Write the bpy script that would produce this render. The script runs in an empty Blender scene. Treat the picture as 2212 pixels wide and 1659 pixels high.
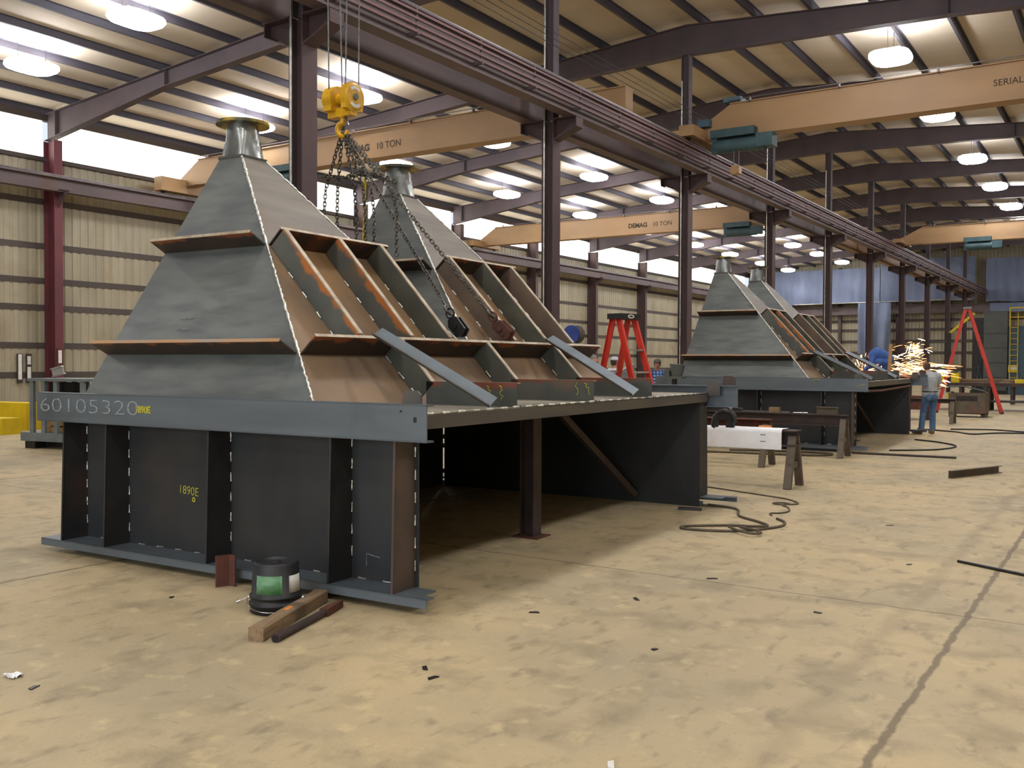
import bpy, math, random
from mathutils import Vector, Matrix
random.seed(7)
PI = math.pi
SC = bpy.context.scene
COL = SC.collection
D = bpy.data
V3 = Vector
UP = V3((0, 0, 1))

# ------------------------------------------------------------------ mesh builder
class MB:
    def __init__(s):
        s.v, s.f, s.m, s.s, s.a = [], [], [], [], []

    def add(s, vs, fs, m=0, sm=False, at=None):
        o = len(s.v)
        s.v.extend(tuple(v) for v in vs)
        s.a.extend(at if at else [0.0] * len(vs))
        for f in fs:
            s.f.append(tuple(i + o for i in f)); s.m.append(m); s.s.append(sm)
        return s

    def box(s, x0, x1, y0, y1, z0, z1, m=0):
        vs = [(x, y, z) for z in (z0, z1) for y in (y0, y1) for x in (x0, x1)]
        return s.add(vs, [(0, 2, 3, 1), (4, 5, 7, 6), (0, 1, 5, 4), (1, 3, 7, 5), (3, 2, 6, 7), (2, 0, 4, 6)], m)

    def ext(s, sec, p, q, up=UP, m=0, sm=False, cap=True):
        """extrude a closed 2-D section (x right, y up) from p to q"""
        p, q = V3(p), V3(q)
        t = (q - p).normalized(); up = V3(up)
        if abs(t.dot(up.normalized())) > .999: up = V3((0, 1, 0))
        r = t.cross(up).normalized(); u = r.cross(t)
        n = len(sec)
        vs = [p + r * a + u * b for a, b in sec] + [q + r * a + u * b for a, b in sec]
        fs = [(i, (i + 1) % n, n + (i + 1) % n, n + i) for i in range(n)]
        if cap: fs += [tuple(range(n))[::-1], tuple(range(n, 2 * n))]
        return s.add(vs, fs, m, sm)

    def bar(s, p, q, w, h, up=UP, m=0):
        return s.ext([(-w / 2, -h / 2), (w / 2, -h / 2), (w / 2, h / 2), (-w / 2, h / 2)], p, q, up, m)

    def cyl(s, p, q, r, r2=None, n=14, m=0, cap=True):
        p, q = V3(p), V3(q); r2 = r if r2 is None else r2
        t = (q - p).normalized()
        a = t.cross(UP if abs(t.z) < .9 else V3((1, 0, 0))).normalized(); b = t.cross(a)
        c = [(math.cos(2 * PI * i / n), math.sin(2 * PI * i / n)) for i in range(n)]
        vs = [p + (a * x + b * y) * r for x, y in c] + [q + (a * x + b * y) * r2 for x, y in c]
        s.add(vs, [(i, (i + 1) % n, n + (i + 1) % n, n + i) for i in range(n)], m, True)
        if cap: s.add(vs, [tuple(range(n))[::-1], tuple(range(n, 2 * n))], m)
        return s

    def tube(s, pts, r, n=8, m=0, closed=False):
        pts = [V3(p) for p in pts]; k = len(pts); rings = []
        a = None
        for i, p in enumerate(pts):
            if closed: t = pts[(i + 1) % k] - pts[i - 1]
            else: t = pts[min(i + 1, k - 1)] - pts[max(i - 1, 0)]
            t = t.normalized() if t.length > 1e-9 else V3((1, 0, 0))
            if a is None: a = t.cross(UP if abs(t.z) < .9 else V3((1, 0, 0))).normalized()
            a = (a - t * a.dot(t)).normalized(); b = t.cross(a)
            rr = r[i] if isinstance(r, (list, tuple)) else r
            rings.append([p + (a * math.cos(2 * PI * j / n) + b * math.sin(2 * PI * j / n)) * rr for j in range(n)])
        vs = [v for ring in rings for v in ring]
        fs = []
        for i in range(k if closed else k - 1):
            i2 = (i + 1) % k
            for j in range(n):
                fs.append((i * n + j, i * n + (j + 1) % n, i2 * n + (j + 1) % n, i2 * n + j))
        s.add(vs, fs, m, True)
        if not closed: s.add(rings[0] + rings[-1], [tuple(range(n))[::-1], tuple(range(n, 2 * n))], m)
        return s

    def plate(s, poly, th, m=0, me=None):
        """planar polygon (3-D points) thickened by vector th"""
        n = len(poly); th = V3(th); p = [V3(x) for x in poly]
        vs = p + [x + th for x in p]
        s.add(vs, [tuple(range(n))[::-1], tuple(range(n, 2 * n))], m)
        s.add(vs, [(i, (i + 1) % n, n + (i + 1) % n, n + i) for i in range(n)], m if me is None else me)
        return s

    def lathe(s, prof, o=(0, 0, 0), n=24, m=0, sm=True):
        o = V3(o); k = len(prof)
        vs = [o + V3((r * math.cos(2 * PI * j / n), r * math.sin(2 * PI * j / n), z)) for r, z in prof for j in range(n)]
        fs = [(i * n + j, i * n + (j + 1) % n, (i + 1) * n + (j + 1) % n, (i + 1) * n + j) for i in range(k - 1) for j in range(n)]
        return s.add(vs, fs, m, sm)

    def ball(s, c, rx, ry=None, rz=None, n=12, m=0, rot=None):
        ry = rx if ry is None else ry; rz = rx if rz is None else rz; c = V3(c)
        vs = []; k = n // 2
        for i in range(k + 1):
            th = PI * i / k
            for j in range(n):
                ph = 2 * PI * j / n
                d = V3((rx * math.sin(th) * math.cos(ph), ry * math.sin(th) * math.sin(ph), rz * math.cos(th)))
                vs.append(c + (rot @ d if rot else d))
        fs = [(i * n + j, (i + 1) * n + j, (i + 1) * n + (j + 1) % n, i * n + (j + 1) % n) for i in range(k) for j in range(n)]
        return s.add(vs, fs, m, True)

    def build(s, name, mats, parent=None, loc=None, rot=None):
        me = D.meshes.new(name)
        me.from_pydata(s.v, [], s.f)
        if not isinstance(mats, (list, tuple)): mats = [mats]
        for m in mats: me.materials.append(m)
        me.polygons.foreach_set('material_index', s.m)
        me.polygons.foreach_set('use_smooth', s.s)
        if any(s.a):
            at = me.attributes.new('edge', 'FLOAT', 'POINT')
            at.data.foreach_set('value', s.a)
        me.validate(clean_customdata=False); me.update()
        o = D.objects.new(name, me); COL.objects.link(o)
        if parent: o.parent = parent
        if loc: o.location = loc
        if rot: o.rotation_euler = rot
        return o

def isec(h, w, tw, tf):
    a, b, c = w / 2, h / 2, tw / 2
    return [(-a, -b), (a, -b), (a, -b + tf), (c, -b + tf), (c, b - tf), (a, b - tf), (a, b), (-a, b), (-a, b - tf), (-c, b - tf), (-c, -b + tf), (-a, -b + tf)]
def csec(h, w, t, flip=1):
    pts = [(0, -h / 2), (w, -h / 2), (w, -h / 2 + t), (t, -h / 2 + t), (t, h / 2 - t), (w, h / 2 - t), (w, h / 2), (0, h / 2)]
    return pts if flip > 0 else [(-x, y) for x, y in pts][::-1]
def lsec(a, b, t):
    return [(0, 0), (a, 0), (a, t), (t, t), (t, b), (0, b)]

def tag(o, label, cat, group=None, kind=None):
    o['label'] = label; o['category'] = cat
    if group: o['group'] = group
    if kind: o['kind'] = kind
    return o
def thing(name, label, cat, loc=(0, 0, 0), rz=0, group=None):
    o = D.objects.new(name, None); COL.objects.link(o)
    o.empty_display_size = .2
    o.location = loc; o.rotation_euler = (0, 0, rz)
    return tag(o, label, cat, group)
def struct(o, kind='structure'):
    o['kind'] = kind; return o
def kids(o): return [c for c in D.objects if c.parent == o]
def copy_tree(o, parent=None):
    c = o.copy(); COL.objects.link(c)
    if parent: c.parent = parent
    for ch in kids(o): copy_tree(ch, c)
    return c

# ------------------------------------------------------------------ materials
def lin(c):
    return tuple((x / 255 / 12.92 if x / 255 <= .04045 else ((x / 255 + .055) / 1.055) ** 2.4) for x in c) + (1,)
def mat(name, c1, c2=None, scale=4, rough=.6, metal=0, stretch=(1, 1, 1), rot=(0, 0, 0), lo=.35, hi=.65, bump=0, bscale=60, c3=None, s3=1.3, lo3=.55, hi3=.7, emit=0, detail=6, edge=None, spec=None, rough2=None):
    m = D.materials.new(name); m.use_nodes = True
    nt = m.node_tree; N = nt.nodes; L = nt.links
    b = N['Principled BSDF']
    b.inputs['Roughness'].default_value = rough; b.inputs['Metallic'].default_value = metal
    if spec is not None: b.inputs['Specular IOR Level'].default_value = spec
    b.inputs['Base Color'].default_value = lin(c1)
    if emit:
        b.inputs['Emission Color'].default_value = lin(c1); b.inputs['Emission Strength'].default_value = emit
    if c2 is None and not bump: return m
    tc = N.new('ShaderNodeTexCoord'); mp = N.new('ShaderNodeMapping')
    mp.inputs['Scale'].default_value = stretch; mp.inputs['Rotation'].default_value = rot
    L.new(tc.outputs['Object'], mp.inputs['Vector'])
    def noise(sc, dt=detail, src=mp.outputs['Vector']):
        n = N.new('ShaderNodeTexNoise'); n.inputs['Scale'].default_value = sc; n.inputs['Detail'].default_value = dt
        L.new(src, n.inputs['Vector']); return n
    def ramp(inp, a, bb):
        r = N.new('ShaderNodeMapRange'); r.inputs['From Min'].default_value = a; r.inputs['From Max'].default_value = bb
        L.new(inp, r.inputs['Value']); return r.outputs['Result']
    def mix(f, a, bb):
        x = N.new('ShaderNodeMix'); x.data_type = 'RGBA'
        L.new(f, x.inputs[0])
        for i, v in ((6, a), (7, bb)):
            if isinstance(v, tuple): x.inputs[i].default_value = v
            else: L.new(v, x.inputs[i])
        return x.outputs[2]
    col = None
    if c2:
        fac = ramp(noise(scale).outputs['Fac'], lo, hi)
        col = mix(fac, lin(c1), lin(c2))
        if rough2 is not None:
            rr = N.new('ShaderNodeMapRange'); rr.inputs['To Min'].default_value = rough; rr.inputs['To Max'].default_value = rough2
            L.new(fac, rr.inputs['Value']); L.new(rr.outputs['Result'], b.inputs['Roughness'])
    if c3:
        f3 = ramp(noise(s3, 8, tc.outputs['Object']).outputs['Fac'], lo3, hi3)
        col = mix(f3, col, lin(c3))
    if edge:   # a rust band along the free edge of a rolled section, ragged by noise
        a = N.new('ShaderNodeAttribute'); a.attribute_name = 'edge'
        nn = noise(5, 6, tc.outputs['Object'])
        ad = N.new('ShaderNodeMath'); ad.operation = 'ADD'; L.new(a.outputs['Fac'], ad.inputs[0]); L.new(nn.outputs['Fac'], ad.inputs[1])
        col = mix(ramp(ad.outputs[0], 1.08, 1.22), col, lin(edge))
    if col: L.new(col, b.inputs['Base Color'])
    if bump:
        bp = N.new('ShaderNodeBump'); bp.inputs['Strength'].default_value = bump; bp.inputs['Distance'].default_value = .01
        L.new(noise(bscale, 3).outputs['Fac'], bp.inputs['Height']); L.new(bp.outputs['Normal'], b.inputs['Normal'])
    return m

M_PLATE = mat('mill_plate', (110, 113, 110), (90, 94, 93), 2.2, .5, .25, stretch=(1, .4, 5), rot=(0, .55, .3), c3=(84, 88, 90), s3=1.1, lo3=.5, hi3=.8)
M_PLATE2 = mat('mill_plate_brown', (126, 118, 108), (108, 100, 92), 2, .55, .2, stretch=(1, .4, 4), rot=(.5, 0, .2), c3=(122, 106, 90), s3=1.2)
M_TAN = mat('bloomed_plate', (138, 112, 84), (116, 96, 76), 1.6, .6, .15, c3=(152, 116, 72), s3=1.1, lo3=.5, hi3=.75, bump=.05)
M_DARK = mat('dark_plate', (58, 58, 58), (44, 45, 48), 1.7, .55, .3, stretch=(1, 1, .6), c3=(66, 60, 54), s3=1.3, lo3=.55, hi3=.8, bump=.03)
M_STIFF = mat('dark_stiffener', (56, 54, 52), (42, 42, 44), 3, .6, .25, c3=(74, 58, 50), s3=2, lo3=.58, hi3=.8)
M_STIFFB = mat('brown_stiffener', (88, 72, 64), (72, 62, 56), 3, .6, .25, c3=(96, 80, 62), s3=2, lo3=.58, hi3=.8)
M_BEAM = mat('blue_grey_beam', (106, 114, 121), (95, 102, 108), 2, .45, .3, stretch=(.4, 1, 3), c3=(74, 78, 82), s3=1.4, lo3=.55, hi3=.85)
M_EDGE = mat('sheared_edge', (186, 172, 150), (150, 130, 108), 9, .5, .3)
M_EDGEO = mat('rusty_sheared_edge', (176, 128, 80), (150, 140, 126), 6, .55, .2, stretch=(.4, 1, 1))
M_RIBR = mat('rusty_rib', (92, 92, 84), (76, 78, 74), 3, .65, .15, c3=(110, 84, 58), s3=2.3, lo3=.56, hi3=.72, edge=(170, 100, 42))
M_RIBO = mat('olive_rib', (82, 82, 70), (66, 66, 58), 3, .65, .15, c3=(104, 82, 56), s3=2, lo3=.6, hi3=.75)
M_RIBB = mat('brown_rib', (104, 86, 72), (84, 72, 62), 3, .65, .15, c3=(128, 90, 54), s3=2, lo3=.56, hi3=.75)
M_BAND = mat('girth_bar', (70, 56, 48), (52, 46, 44), 2.5, .6, .2, c3=(120, 70, 42), s3=2, lo3=.6, hi3=.8, edge=(150, 84, 46))
M_CHAN = mat('foot_channel', (84, 84, 76), (70, 72, 68), 3, .6, .2, c3=(108, 82, 58), s3=2, lo3=.6, hi3=.75, edge=(112, 62, 42))
M_DECK = mat('deck_plate', (150, 142, 124), (120, 114, 102), 2, .6, .2, c3=(104, 96, 84), s3=1)
M_SIDE = mat('side_channel', (94, 88, 80), (78, 76, 74), 3, .55, .3, stretch=(1, .4, 2))
M_WELD = mat('bright_weld', (238, 236, 226), (190, 188, 178), 40, .3, .75, bump=.4, bscale=90)
M_COLLAR = mat('bright_collar', (170, 172, 170), (110, 112, 112), 4, .22, .85, stretch=(1, 1, .5), rough2=.5)
M_FLANGE = mat('flange_ring', (88, 82, 60), (70, 68, 60), 6, .5, .4, c3=(190, 160, 40), s3=3.2, lo3=.5, hi3=.6)
M_CHALK = mat('chalk', (150, 156, 160), (112, 118, 122), 60, .9)
M_YPAINT = mat('yellow_marker', (190, 180, 50), (150, 146, 50), 50, .8)
M_COL = mat('red_oxide_steel', (86, 66, 66), (74, 58, 60), 2.5, .65, .05, stretch=(1, 1, .3), c3=(80, 62, 62), s3=1)
M_COLW = mat('red_column', (104, 46, 54), (88, 44, 52), 2, .6, .05, stretch=(1, 1, .3))
M_RAFT = mat('dark_rafter', (92, 78, 82), (80, 70, 76), 1.2, .7, .05)
M_PURL = mat('dark_purlin', (78, 74, 84), (68, 66, 76), 1.2, .7, .1, stretch=(1, .2, 1))
M_GIRT = mat('girt_steel', (82, 70, 66), (70, 62, 58), 1.5, .7, .05, stretch=(1, .2, 1))
M_RUN = mat('runway_steel', (104, 88, 88), (90, 78, 80), 1.6, .65, .08, stretch=(1, .25, 1), c3=(96, 74, 66), s3=.8)
M_RUNO = mat('orange_brown_girder', (140, 104, 72), (120, 92, 68), 1.4, .6, .1, stretch=(1, .25, 1))
M_BARS = mat('conductor_bar_red', (116, 84, 84), (100, 74, 76), 2, .6, .05, stretch=(1, .2, 1))
M_RAIL = mat('rail_steel', (120, 112, 110), (98, 92, 92), 3, .4, .6)
M_CRANE = mat('crane_orange', (162, 128, 90), (150, 118, 84), 1.5, .5, .05, stretch=(.4, 1, 1))
M_TEAL = mat('teal_machine', (58, 84, 88), (48, 68, 74), 3, .6, .1)
M_INK = mat('stencil_black', (62, 50, 40), rough=.8)
M_YEL = mat('hook_yellow', (214, 162, 22), (184, 138, 20), 6, .4, .1, c3=(120, 92, 30), s3=7, lo3=.6, hi3=.75)
M_YEL2 = mat('safety_yellow', (226, 196, 20), (206, 178, 20), 4, .5)
M_CHAIN = mat('chain_steel', (104, 98, 90), (70, 66, 62), 12, .35, .8)
M_ROPE = mat('wire_rope', (112, 108, 108), (84, 82, 84), 30, .5, .5)
M_WHITE = mat('white_paint', (226, 224, 218), (206, 204, 198), 6, .6)
M_PAPER = mat('drawing_paper', (244, 244, 246), (228, 228, 232), 3, .8, bump=.3, bscale=7)
M_BLACK = mat('black_plastic', (34, 34, 36), (26, 26, 28), 5, .5)
M_BLKMET = mat('black_iron', (44, 42, 42), (60, 56, 54), 6, .4, .5)
M_SILV = mat('polished_steel', (210, 210, 210), (170, 170, 172), 8, .2, .9)
M_RED = mat('fibreglass_red', (206, 58, 40), (190, 50, 38), 5, .45)
M_ALU = mat('aluminium_tread', (196, 194, 188), (160, 158, 152), 8, .35, .7)
M_WOOD = mat('weathered_timber', (150, 124, 94), (118, 96, 72), 3, .8, stretch=(1, 12, 12), c3=(96, 80, 62), s3=3, bump=.15, bscale=30)
M_WOODP = mat('pale_timber', (196, 160, 108), (164, 128, 84), 4, .8, stretch=(8, 1, 8))
M_RUST = mat('rusted_steel', (96, 54, 42), (74, 46, 40), 7, .8, .1, c3=(124, 62, 44), s3=6)
M_SAW = mat('worn_stand_steel', (104, 92, 78), (84, 74, 64), 5, .6, .2, c3=(110, 78, 56), s3=3)
M_SAWD = mat('dark_stand_steel', (72, 56, 52), (58, 48, 46), 5, .6, .2)
M_HOSE = mat('grey_hose', (96, 84, 68), (78, 68, 56), 12, .8)
M_GREEN = mat('green_label', (70, 120, 74), (104, 146, 110), 9, .4, c3=(30, 90, 40), s3=7)
M_GREY = mat('grey_machine', (94, 98, 96), (84, 88, 88), 2, .5, .1)
M_GREYC = mat('grey_cart_paint', (120, 128, 130), (104, 112, 114), 4, .5, .1)
M_BLUE = mat('blue_paint', (44, 70, 150), (38, 60, 130), 4, .5)
M_BOOTH = mat('blue_booth', (72, 96, 112), (62, 84, 100), 2, .6)
M_SKIN = mat('skin', (206, 144, 116), (190, 126, 100), 14, .55)
M_HAIR = mat('dark_hair', (74, 56, 46), (52, 40, 34), 30, .7)
M_HAIRG = mat('grey_hair', (140, 132, 126), (96, 90, 86), 30, .7)
M_SHIRT = mat('grey_tee', (168, 172, 176), (150, 154, 158), 5, .9)
M_JEAN = mat('blue_denim', (84, 112, 146), (58, 80, 114), 6, .9, stretch=(1, 1, .5))
M_BOOT = mat('tan_boot', (128, 108, 78), (104, 88, 64), 9, .8)
M_COAT = mat('blue_coverall', (70, 104, 172), (56, 88, 150), 6, .9)
M_CAP = mat('khaki_cap', (104, 98, 86), (88, 84, 74), 9, .9)
M_MAROON = mat('maroon_cloth', (126, 50, 62), (104, 42, 54), 6, .9)
M_WSHIRT = mat('white_cloth', (224, 228, 234), (206, 212, 220), 5, .9)
M_CUP = mat('paper_cup', (226, 222, 210), rough=.7)
M_CUPO = mat('orange_print', (224, 132, 50), rough=.7)
M_ROOF = mat('roof_insulation', (204, 190, 172), (188, 176, 160), .5, .8, stretch=(.3, 1, 1), c3=(180, 166, 146), s3=.25)
M_LENS = mat('lit_lamp_lens', (250, 252, 255), emit=52)
M_WIN = mat('daylit_panel', (255, 252, 240), emit=4.5)
M_SPARK = mat('hot_spark', (255, 150, 90), emit=5)
M_SPARK2 = mat('white_hot_spark', (255, 232, 190), emit=9)
M_CERA = mat('sign_backing', (60, 50, 46), rough=.7)

def plaid():
    m = mat('blue_plaid', (128, 160, 204), rough=.9); nt = m.node_tree; N = nt.nodes; L = nt.links
    tc = N.new('ShaderNodeTexCoord'); out = None
    for ax in ('X', 'Z'):
        w = N.new('ShaderNodeTexWave'); w.bands_direction = ax; w.inputs['Scale'].default_value = 4.2
        L.new(tc.outputs['Object'], w.inputs['Vector'])
        r = N.new('ShaderNodeMapRange'); r.inputs['From Min'].default_value = .55; r.inputs['From Max'].default_value = .75
        L.new(w.outputs['Fac'], r.inputs['Value'])
        x = N.new('ShaderNodeMix'); x.data_type = 'RGBA'; L.new(r.outputs['Result'], x.inputs[0])
        if out: L.new(out, x.inputs[6])
        else: x.inputs[6].default_value = lin((150, 178, 214))
        x.inputs[7].default_value = lin((52, 80, 132)); out = x.outputs[2]
    L.new(out, N['Principled BSDF'].inputs['Base Color']); return m
M_PLAID = plaid()

def floor_mat():
    m = D.materials.new('worn_concrete'); m.use_nodes = True; nt = m.node_tree; N = nt.nodes; L = nt.links
    b = N['Principled BSDF']; b.inputs['Roughness'].default_value = .62; b.inputs['Specular IOR Level'].default_value = .25
    tc = N.new('ShaderNodeTexCoord'); P = tc.outputs['Object']
    def noise(sc, dt=6, st=(1, 1, 1), rz=0, rg=.55):
        mp = N.new('ShaderNodeMapping'); mp.inputs['Scale'].default_value = st; mp.inputs['Rotation'].default_value = (0, 0, rz)
        L.new(P, mp.inputs['Vector']); n = N.new('ShaderNodeTexNoise'); n.inputs['Scale'].default_value = sc; n.inputs['Detail'].default_value = dt; n.inputs['Roughness'].default_value = rg
        L.new(mp.outputs['Vector'], n.inputs['Vector']); return n.outputs['Fac']
    def rng(v, a, bb, c=0, d=1):
        r = N.new('ShaderNodeMapRange'); r.inputs['From Min'].default_value = a; r.inputs['From Max'].default_value = bb
        r.inputs['To Min'].default_value = c; r.inputs['To Max'].default_value = d; L.new(v, r.inputs['Value']); return r.outputs['Result']
    def mix(f, a, bb, bt='MIX'):
        x = N.new('ShaderNodeMix'); x.data_type = 'RGBA'; x.blend_type = bt
        L.new(f, x.inputs[0])
        for i, v in ((6, a), (7, bb)):
            if isinstance(v, tuple): x.inputs[i].default_value = v
            else: L.new(v, x.inputs[i])
        return x.outputs[2]
    def M(op, a, bb=None):
        n = N.new('ShaderNodeMath'); n.operation = op
        for i, v in ((0, a), (1, bb)):
            if v is None: continue
            if isinstance(v, (int, float)): n.inputs[i].default_value = v
            else: L.new(v, n.inputs[i])
        return n.outputs[0]
    c = mix(rng(noise(.55, 8), .36, .64), lin((188, 168, 130)), lin((164, 150, 122)))
    c = mix(rng(noise(2.6, 8, (1, 1, 1)), .5, .74, 0, .85), c, lin((138, 124, 98)))
    c = mix(rng(noise(9, 8, (1, .45, 1), .5), .56, .74, 0, .8), c, lin((128, 116, 94)))
    c = mix(rng(noise(5, 6, (1, 1, 1), .9), .58, .72, 0, .6), c, lin((204, 184, 142)))
    c = mix(rng(noise(60, 3), .64, .74, 0, .55), c, lin((120, 104, 82)))
    # scrape marks, all lying one way
    c = mix(rng(noise(26, 4, (.16, 1.5, 1), .25), .66, .74, 0, .5), c, lin((118, 104, 84)))
    # sawn slab joints with ragged edges
    sx = N.new('ShaderNodeSeparateXYZ'); L.new(P, sx.inputs[0])
    wob = rng(noise(7, 5), .3, .7, -.012, .012)
    def joint(axis, pos, w, s, c, colr):
        d = M('ABSOLUTE', M('ADD', M('SUBTRACT', sx.outputs[axis], pos), wob))
        return mix(rng(d, w, w * 2.2, s, 0), c, lin(colr))
    for k in range(-4, 3): c = joint(0, -.91 + 6.1 * k, .012, .75, c, (98, 86, 68))
    for k in range(-2, 12): c = joint(1, 6.8 + 6.1 * k, .006, .7, c, (88, 76, 60))
    # tyre track
    d = M('ABSOLUTE', M('ADD', M('SUBTRACT', sx.outputs[0], -1.28), rng(noise(1.5, 4), .3, .7, -.05, .05)))
    c = mix(rng(d, .02, .09, .3, 0), c, lin((134, 118, 94)))
    L.new(c, b.inputs['Base Color'])
    bp = N.new('ShaderNodeBump'); bp.inputs['Strength'].default_value = .25; bp.inputs['Distance'].default_value = .01
    L.new(noise(35, 6), bp.inputs['Height']); L.new(bp.outputs['Normal'], b.inputs['Normal'])
    return m
M_FLOOR = floor_mat()
M_SIDING = mat('ribbed_siding', (166, 156, 134), (148, 140, 120), 1.2, .6, .05, stretch=(1, 1, .25), c3=(142, 126, 98), s3=.8, lo3=.55, hi3=.8)
M_TARP = mat('blue_tarp', (112, 122, 148), (94, 104, 130), 1, .6, stretch=(1.5, 1, .3), bump=.8, bscale=2.5)

# ------------------------------------------------------------------ setting
XC, XL, Y0, L0 = -11.12, -30.7, 10.87, 7.62
XR = 2 * XC - XL
YF, YB = -12.0, 88.2
FILL_W = 1150
def roof_top(x): return 9.92 + .075 * (x + 31.2 if x < XC else 2 * XC - x + 31.2)
struct(MB().box(-31.4, XR + .7, YF - .3, YB + .3, -.25, 0).build('floor', M_FLOOR))
def siding(p, q, z0, z1, out, pitch=.3, d=.03):
    p, q = V3(p), V3(q); n = int((q - p).length / pitch); t = (q - p) / n; o = V3(out).normalized()
    prof = []
    for i in range(n):
        for f, h in ((0, 0), (.55, 0), (.65, d), (.9, d)): prof.append(p + t * (i + f) + o * h)
    prof.append(q)
    m = MB(); k = len(prof)
    vs = [(v.x, v.y, z0) for v in prof] + [(v.x, v.y, z1) for v in prof]
    vs += [(v.x + o.x * .12, v.y + o.y * .12, z0) for v in prof] + [(v.x + o.x * .12, v.y + o.y * .12, z1) for v in prof]
    fs = [(i, i + 1, k + i + 1, k + i) for i in range(k - 1)] + [(2 * k + i + 1, 2 * k + i, 3 * k + i, 3 * k + i + 1) for i in range(k - 1)]
    fs += [(k + i, k + i + 1, 3 * k + i + 1, 3 * k + i) for i in range(k - 1)]
    return m.add(vs, fs)
struct(siding((-31.08, YB, 0), (-31.08, YF, 0), 0, 8.45, (-1, 0, 0)).build('wall_left', M_SIDING))
struct(siding((-31.1, YB, 0), (XR + .4, YB, 0), 0, 11.6, (0, 1, 0)).build('wall_back', M_SIDING))
struct(siding((XR + .4, YF, 0), (XR + .4, YB, 0), 0, 9.95, (1, 0, 0)).build('wall_right', M_SIDING))
m = siding((XR + .4, YF, 0), (6.0, YF, 0), 0, 11.6, (0, -1, 0))  # front wall keeps a doorway gap, added for the fill light
for pa, pb, z0 in ((6.0, -10.0, 6.2), (-10.0, -31.1, 0)):
    o2 = siding((pa, YF, 0), (pb, YF, 0), z0, 11.6, (0, -1, 0)); k0 = len(m.v)
    m.v += o2.v; m.a += o2.a; m.f += [tuple(i + k0 for i in f) for f in o2.f]; m.m += o2.m; m.s += o2.s
struct(m.build('wall_front', M_SIDING))
# added fill light in a made-up doorway behind the viewer, for viewer-facing surfaces
la = D.lights.new('added_fill', 'AREA'); la.shape = 'RECTANGLE'; la.size = 15.5; la.size_y = 6.0; la.energy = FILL_W; la.color = (.86, .94, 1)
lo_ = D.objects.new('added_fill', la); COL.objects.link(lo_); lo_.location = (-2, YF - .2, 3.05); lo_.rotation_euler = (PI / 2, 0, 0)
m = MB()
PT = .2
for xa, xb in ((-31.25, XC), (XC, XR + .55)):
    za, zb = roof_top(xa) + PT, roof_top(xb) + PT
    m.plate([(xa, YF - .2, za), (xb, YF - .2, zb), (xb, YB + .2, zb), (xa, YB + .2, za)], (0, 0, .12))
struct(m.build('ceiling', M_ROOF))
# eave closure above the clerestory and a sill rail under it
struct(MB().box(-31.2, -31.0, YF, YB, 9.72, 10.05).build('trim_1', M_GIRT))
struct(MB().box(-31.2, -30.98, YF, YB, 8.36, 8.5).build('trim_2', M_GIRT))
# clerestory panels, bay by bay
for i in range(0, 11):
    ya, yb = Y0 + L0 * (i - 1) + .16, Y0 + L0 * i - .16
    o = struct(MB().box(-31.12, -31.06, ya, min(yb, YB - .3), 8.5, 9.72).build('window_%d' % (i + 1), M_WIN))

# ------------------------------------------------------------------ building steel
NTH = ['first', 'second', 'third', 'fourth', 'fifth', 'sixth', 'seventh', 'eighth', 'ninth', 'tenth', 'eleventh', 'twelfth', 'thirteenth', 'fourteenth', 'fifteenth', 'sixteenth']
for i in range(0, 10):        # centre line columns
    y = Y0 + L0 * i
    t = thing('steel_column', 'dark red steel column under the middle crane rails, %s from the near end' % NTH[i], 'column', (XC, y, 0), 0, 'middle row columns')
    MB().ext(isec(.30, .32, .014, .022), (0, 0, 0), (0, 0, 7.05), (1, 0, 0)).build('shaft', M_COL, t)
    m = MB()
    for sx in (1, -1):
        m.plate([(sx * .15, -.012, 6.62), (sx * .15, -.012, 7.05), (sx * .72, -.012, 7.05), (sx * .72, -.012, 6.88)], (0, .024, 0))
        m.box(min(sx * .15, sx * .74), max(sx * .15, sx * .74), -.17, .17, 7.05, 7.075)
        m.box(sx * .72 - .01, sx * .72 + .01, -.15, .15, 6.86, 7.05)
        m.plate([(sx * .15, -.15, 6.6), (sx * .15, .15, 6.6), (sx * .73, .15, 6.84), (sx * .73, -.15, 6.84)], (0, 0, .02))
    m.build('corbel', M_COL, t)
    MB().ext(isec(.24, .24, .012, .018), (0, 0, 7.075), (0, 0, 10.55), (1, 0, 0)).build('upper_shaft', M_RAFT, t)
    MB().box(-.24, .24, -.24, .24, 0, .03).build('base_plate', M_COL, t)
    if i < 5:
        MB().cyl((-.06, -.2, .2), (-.06, -.2, 9.8), .02, n=8).build('conduit', M_ALU, t)
for i in range(1, 10):        # wall columns
    y = Y0 + L0 * i
    t = thing('wall_column', 'dark red steel wall column, %s along the window wall from the near end' % NTH[i - 1], 'column', (XL, y, 0), 0, 'window wall columns')
    MB().ext(isec(.62, .3, .014, .02), (0, 0, 0), (0, 0, 9.02), (1, 0, 0)).build('shaft', M_COLW if i == 1 else M_COL, t)
    MB().plate([(.31, -.012, 6.75), (.31, -.012, 7.3), (.72, -.012, 7.3), (.72, -.012, 7.15)], (0, .024, 0)).box(.31, .74, -.15, .15, 7.3, 7.33).build('corbel', M_COL, t)
    if i == 1:
        MB().box(.315, .335, -.1, .1, 1.2, 2.05).build('extinguisher_sign', M_RUST, t)['label'] = 'red sign panel'
        MB().box(.336, .345, -.06, .06, 1.55, 1.98).build('sign_text_strip', M_WHITE, t)
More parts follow.
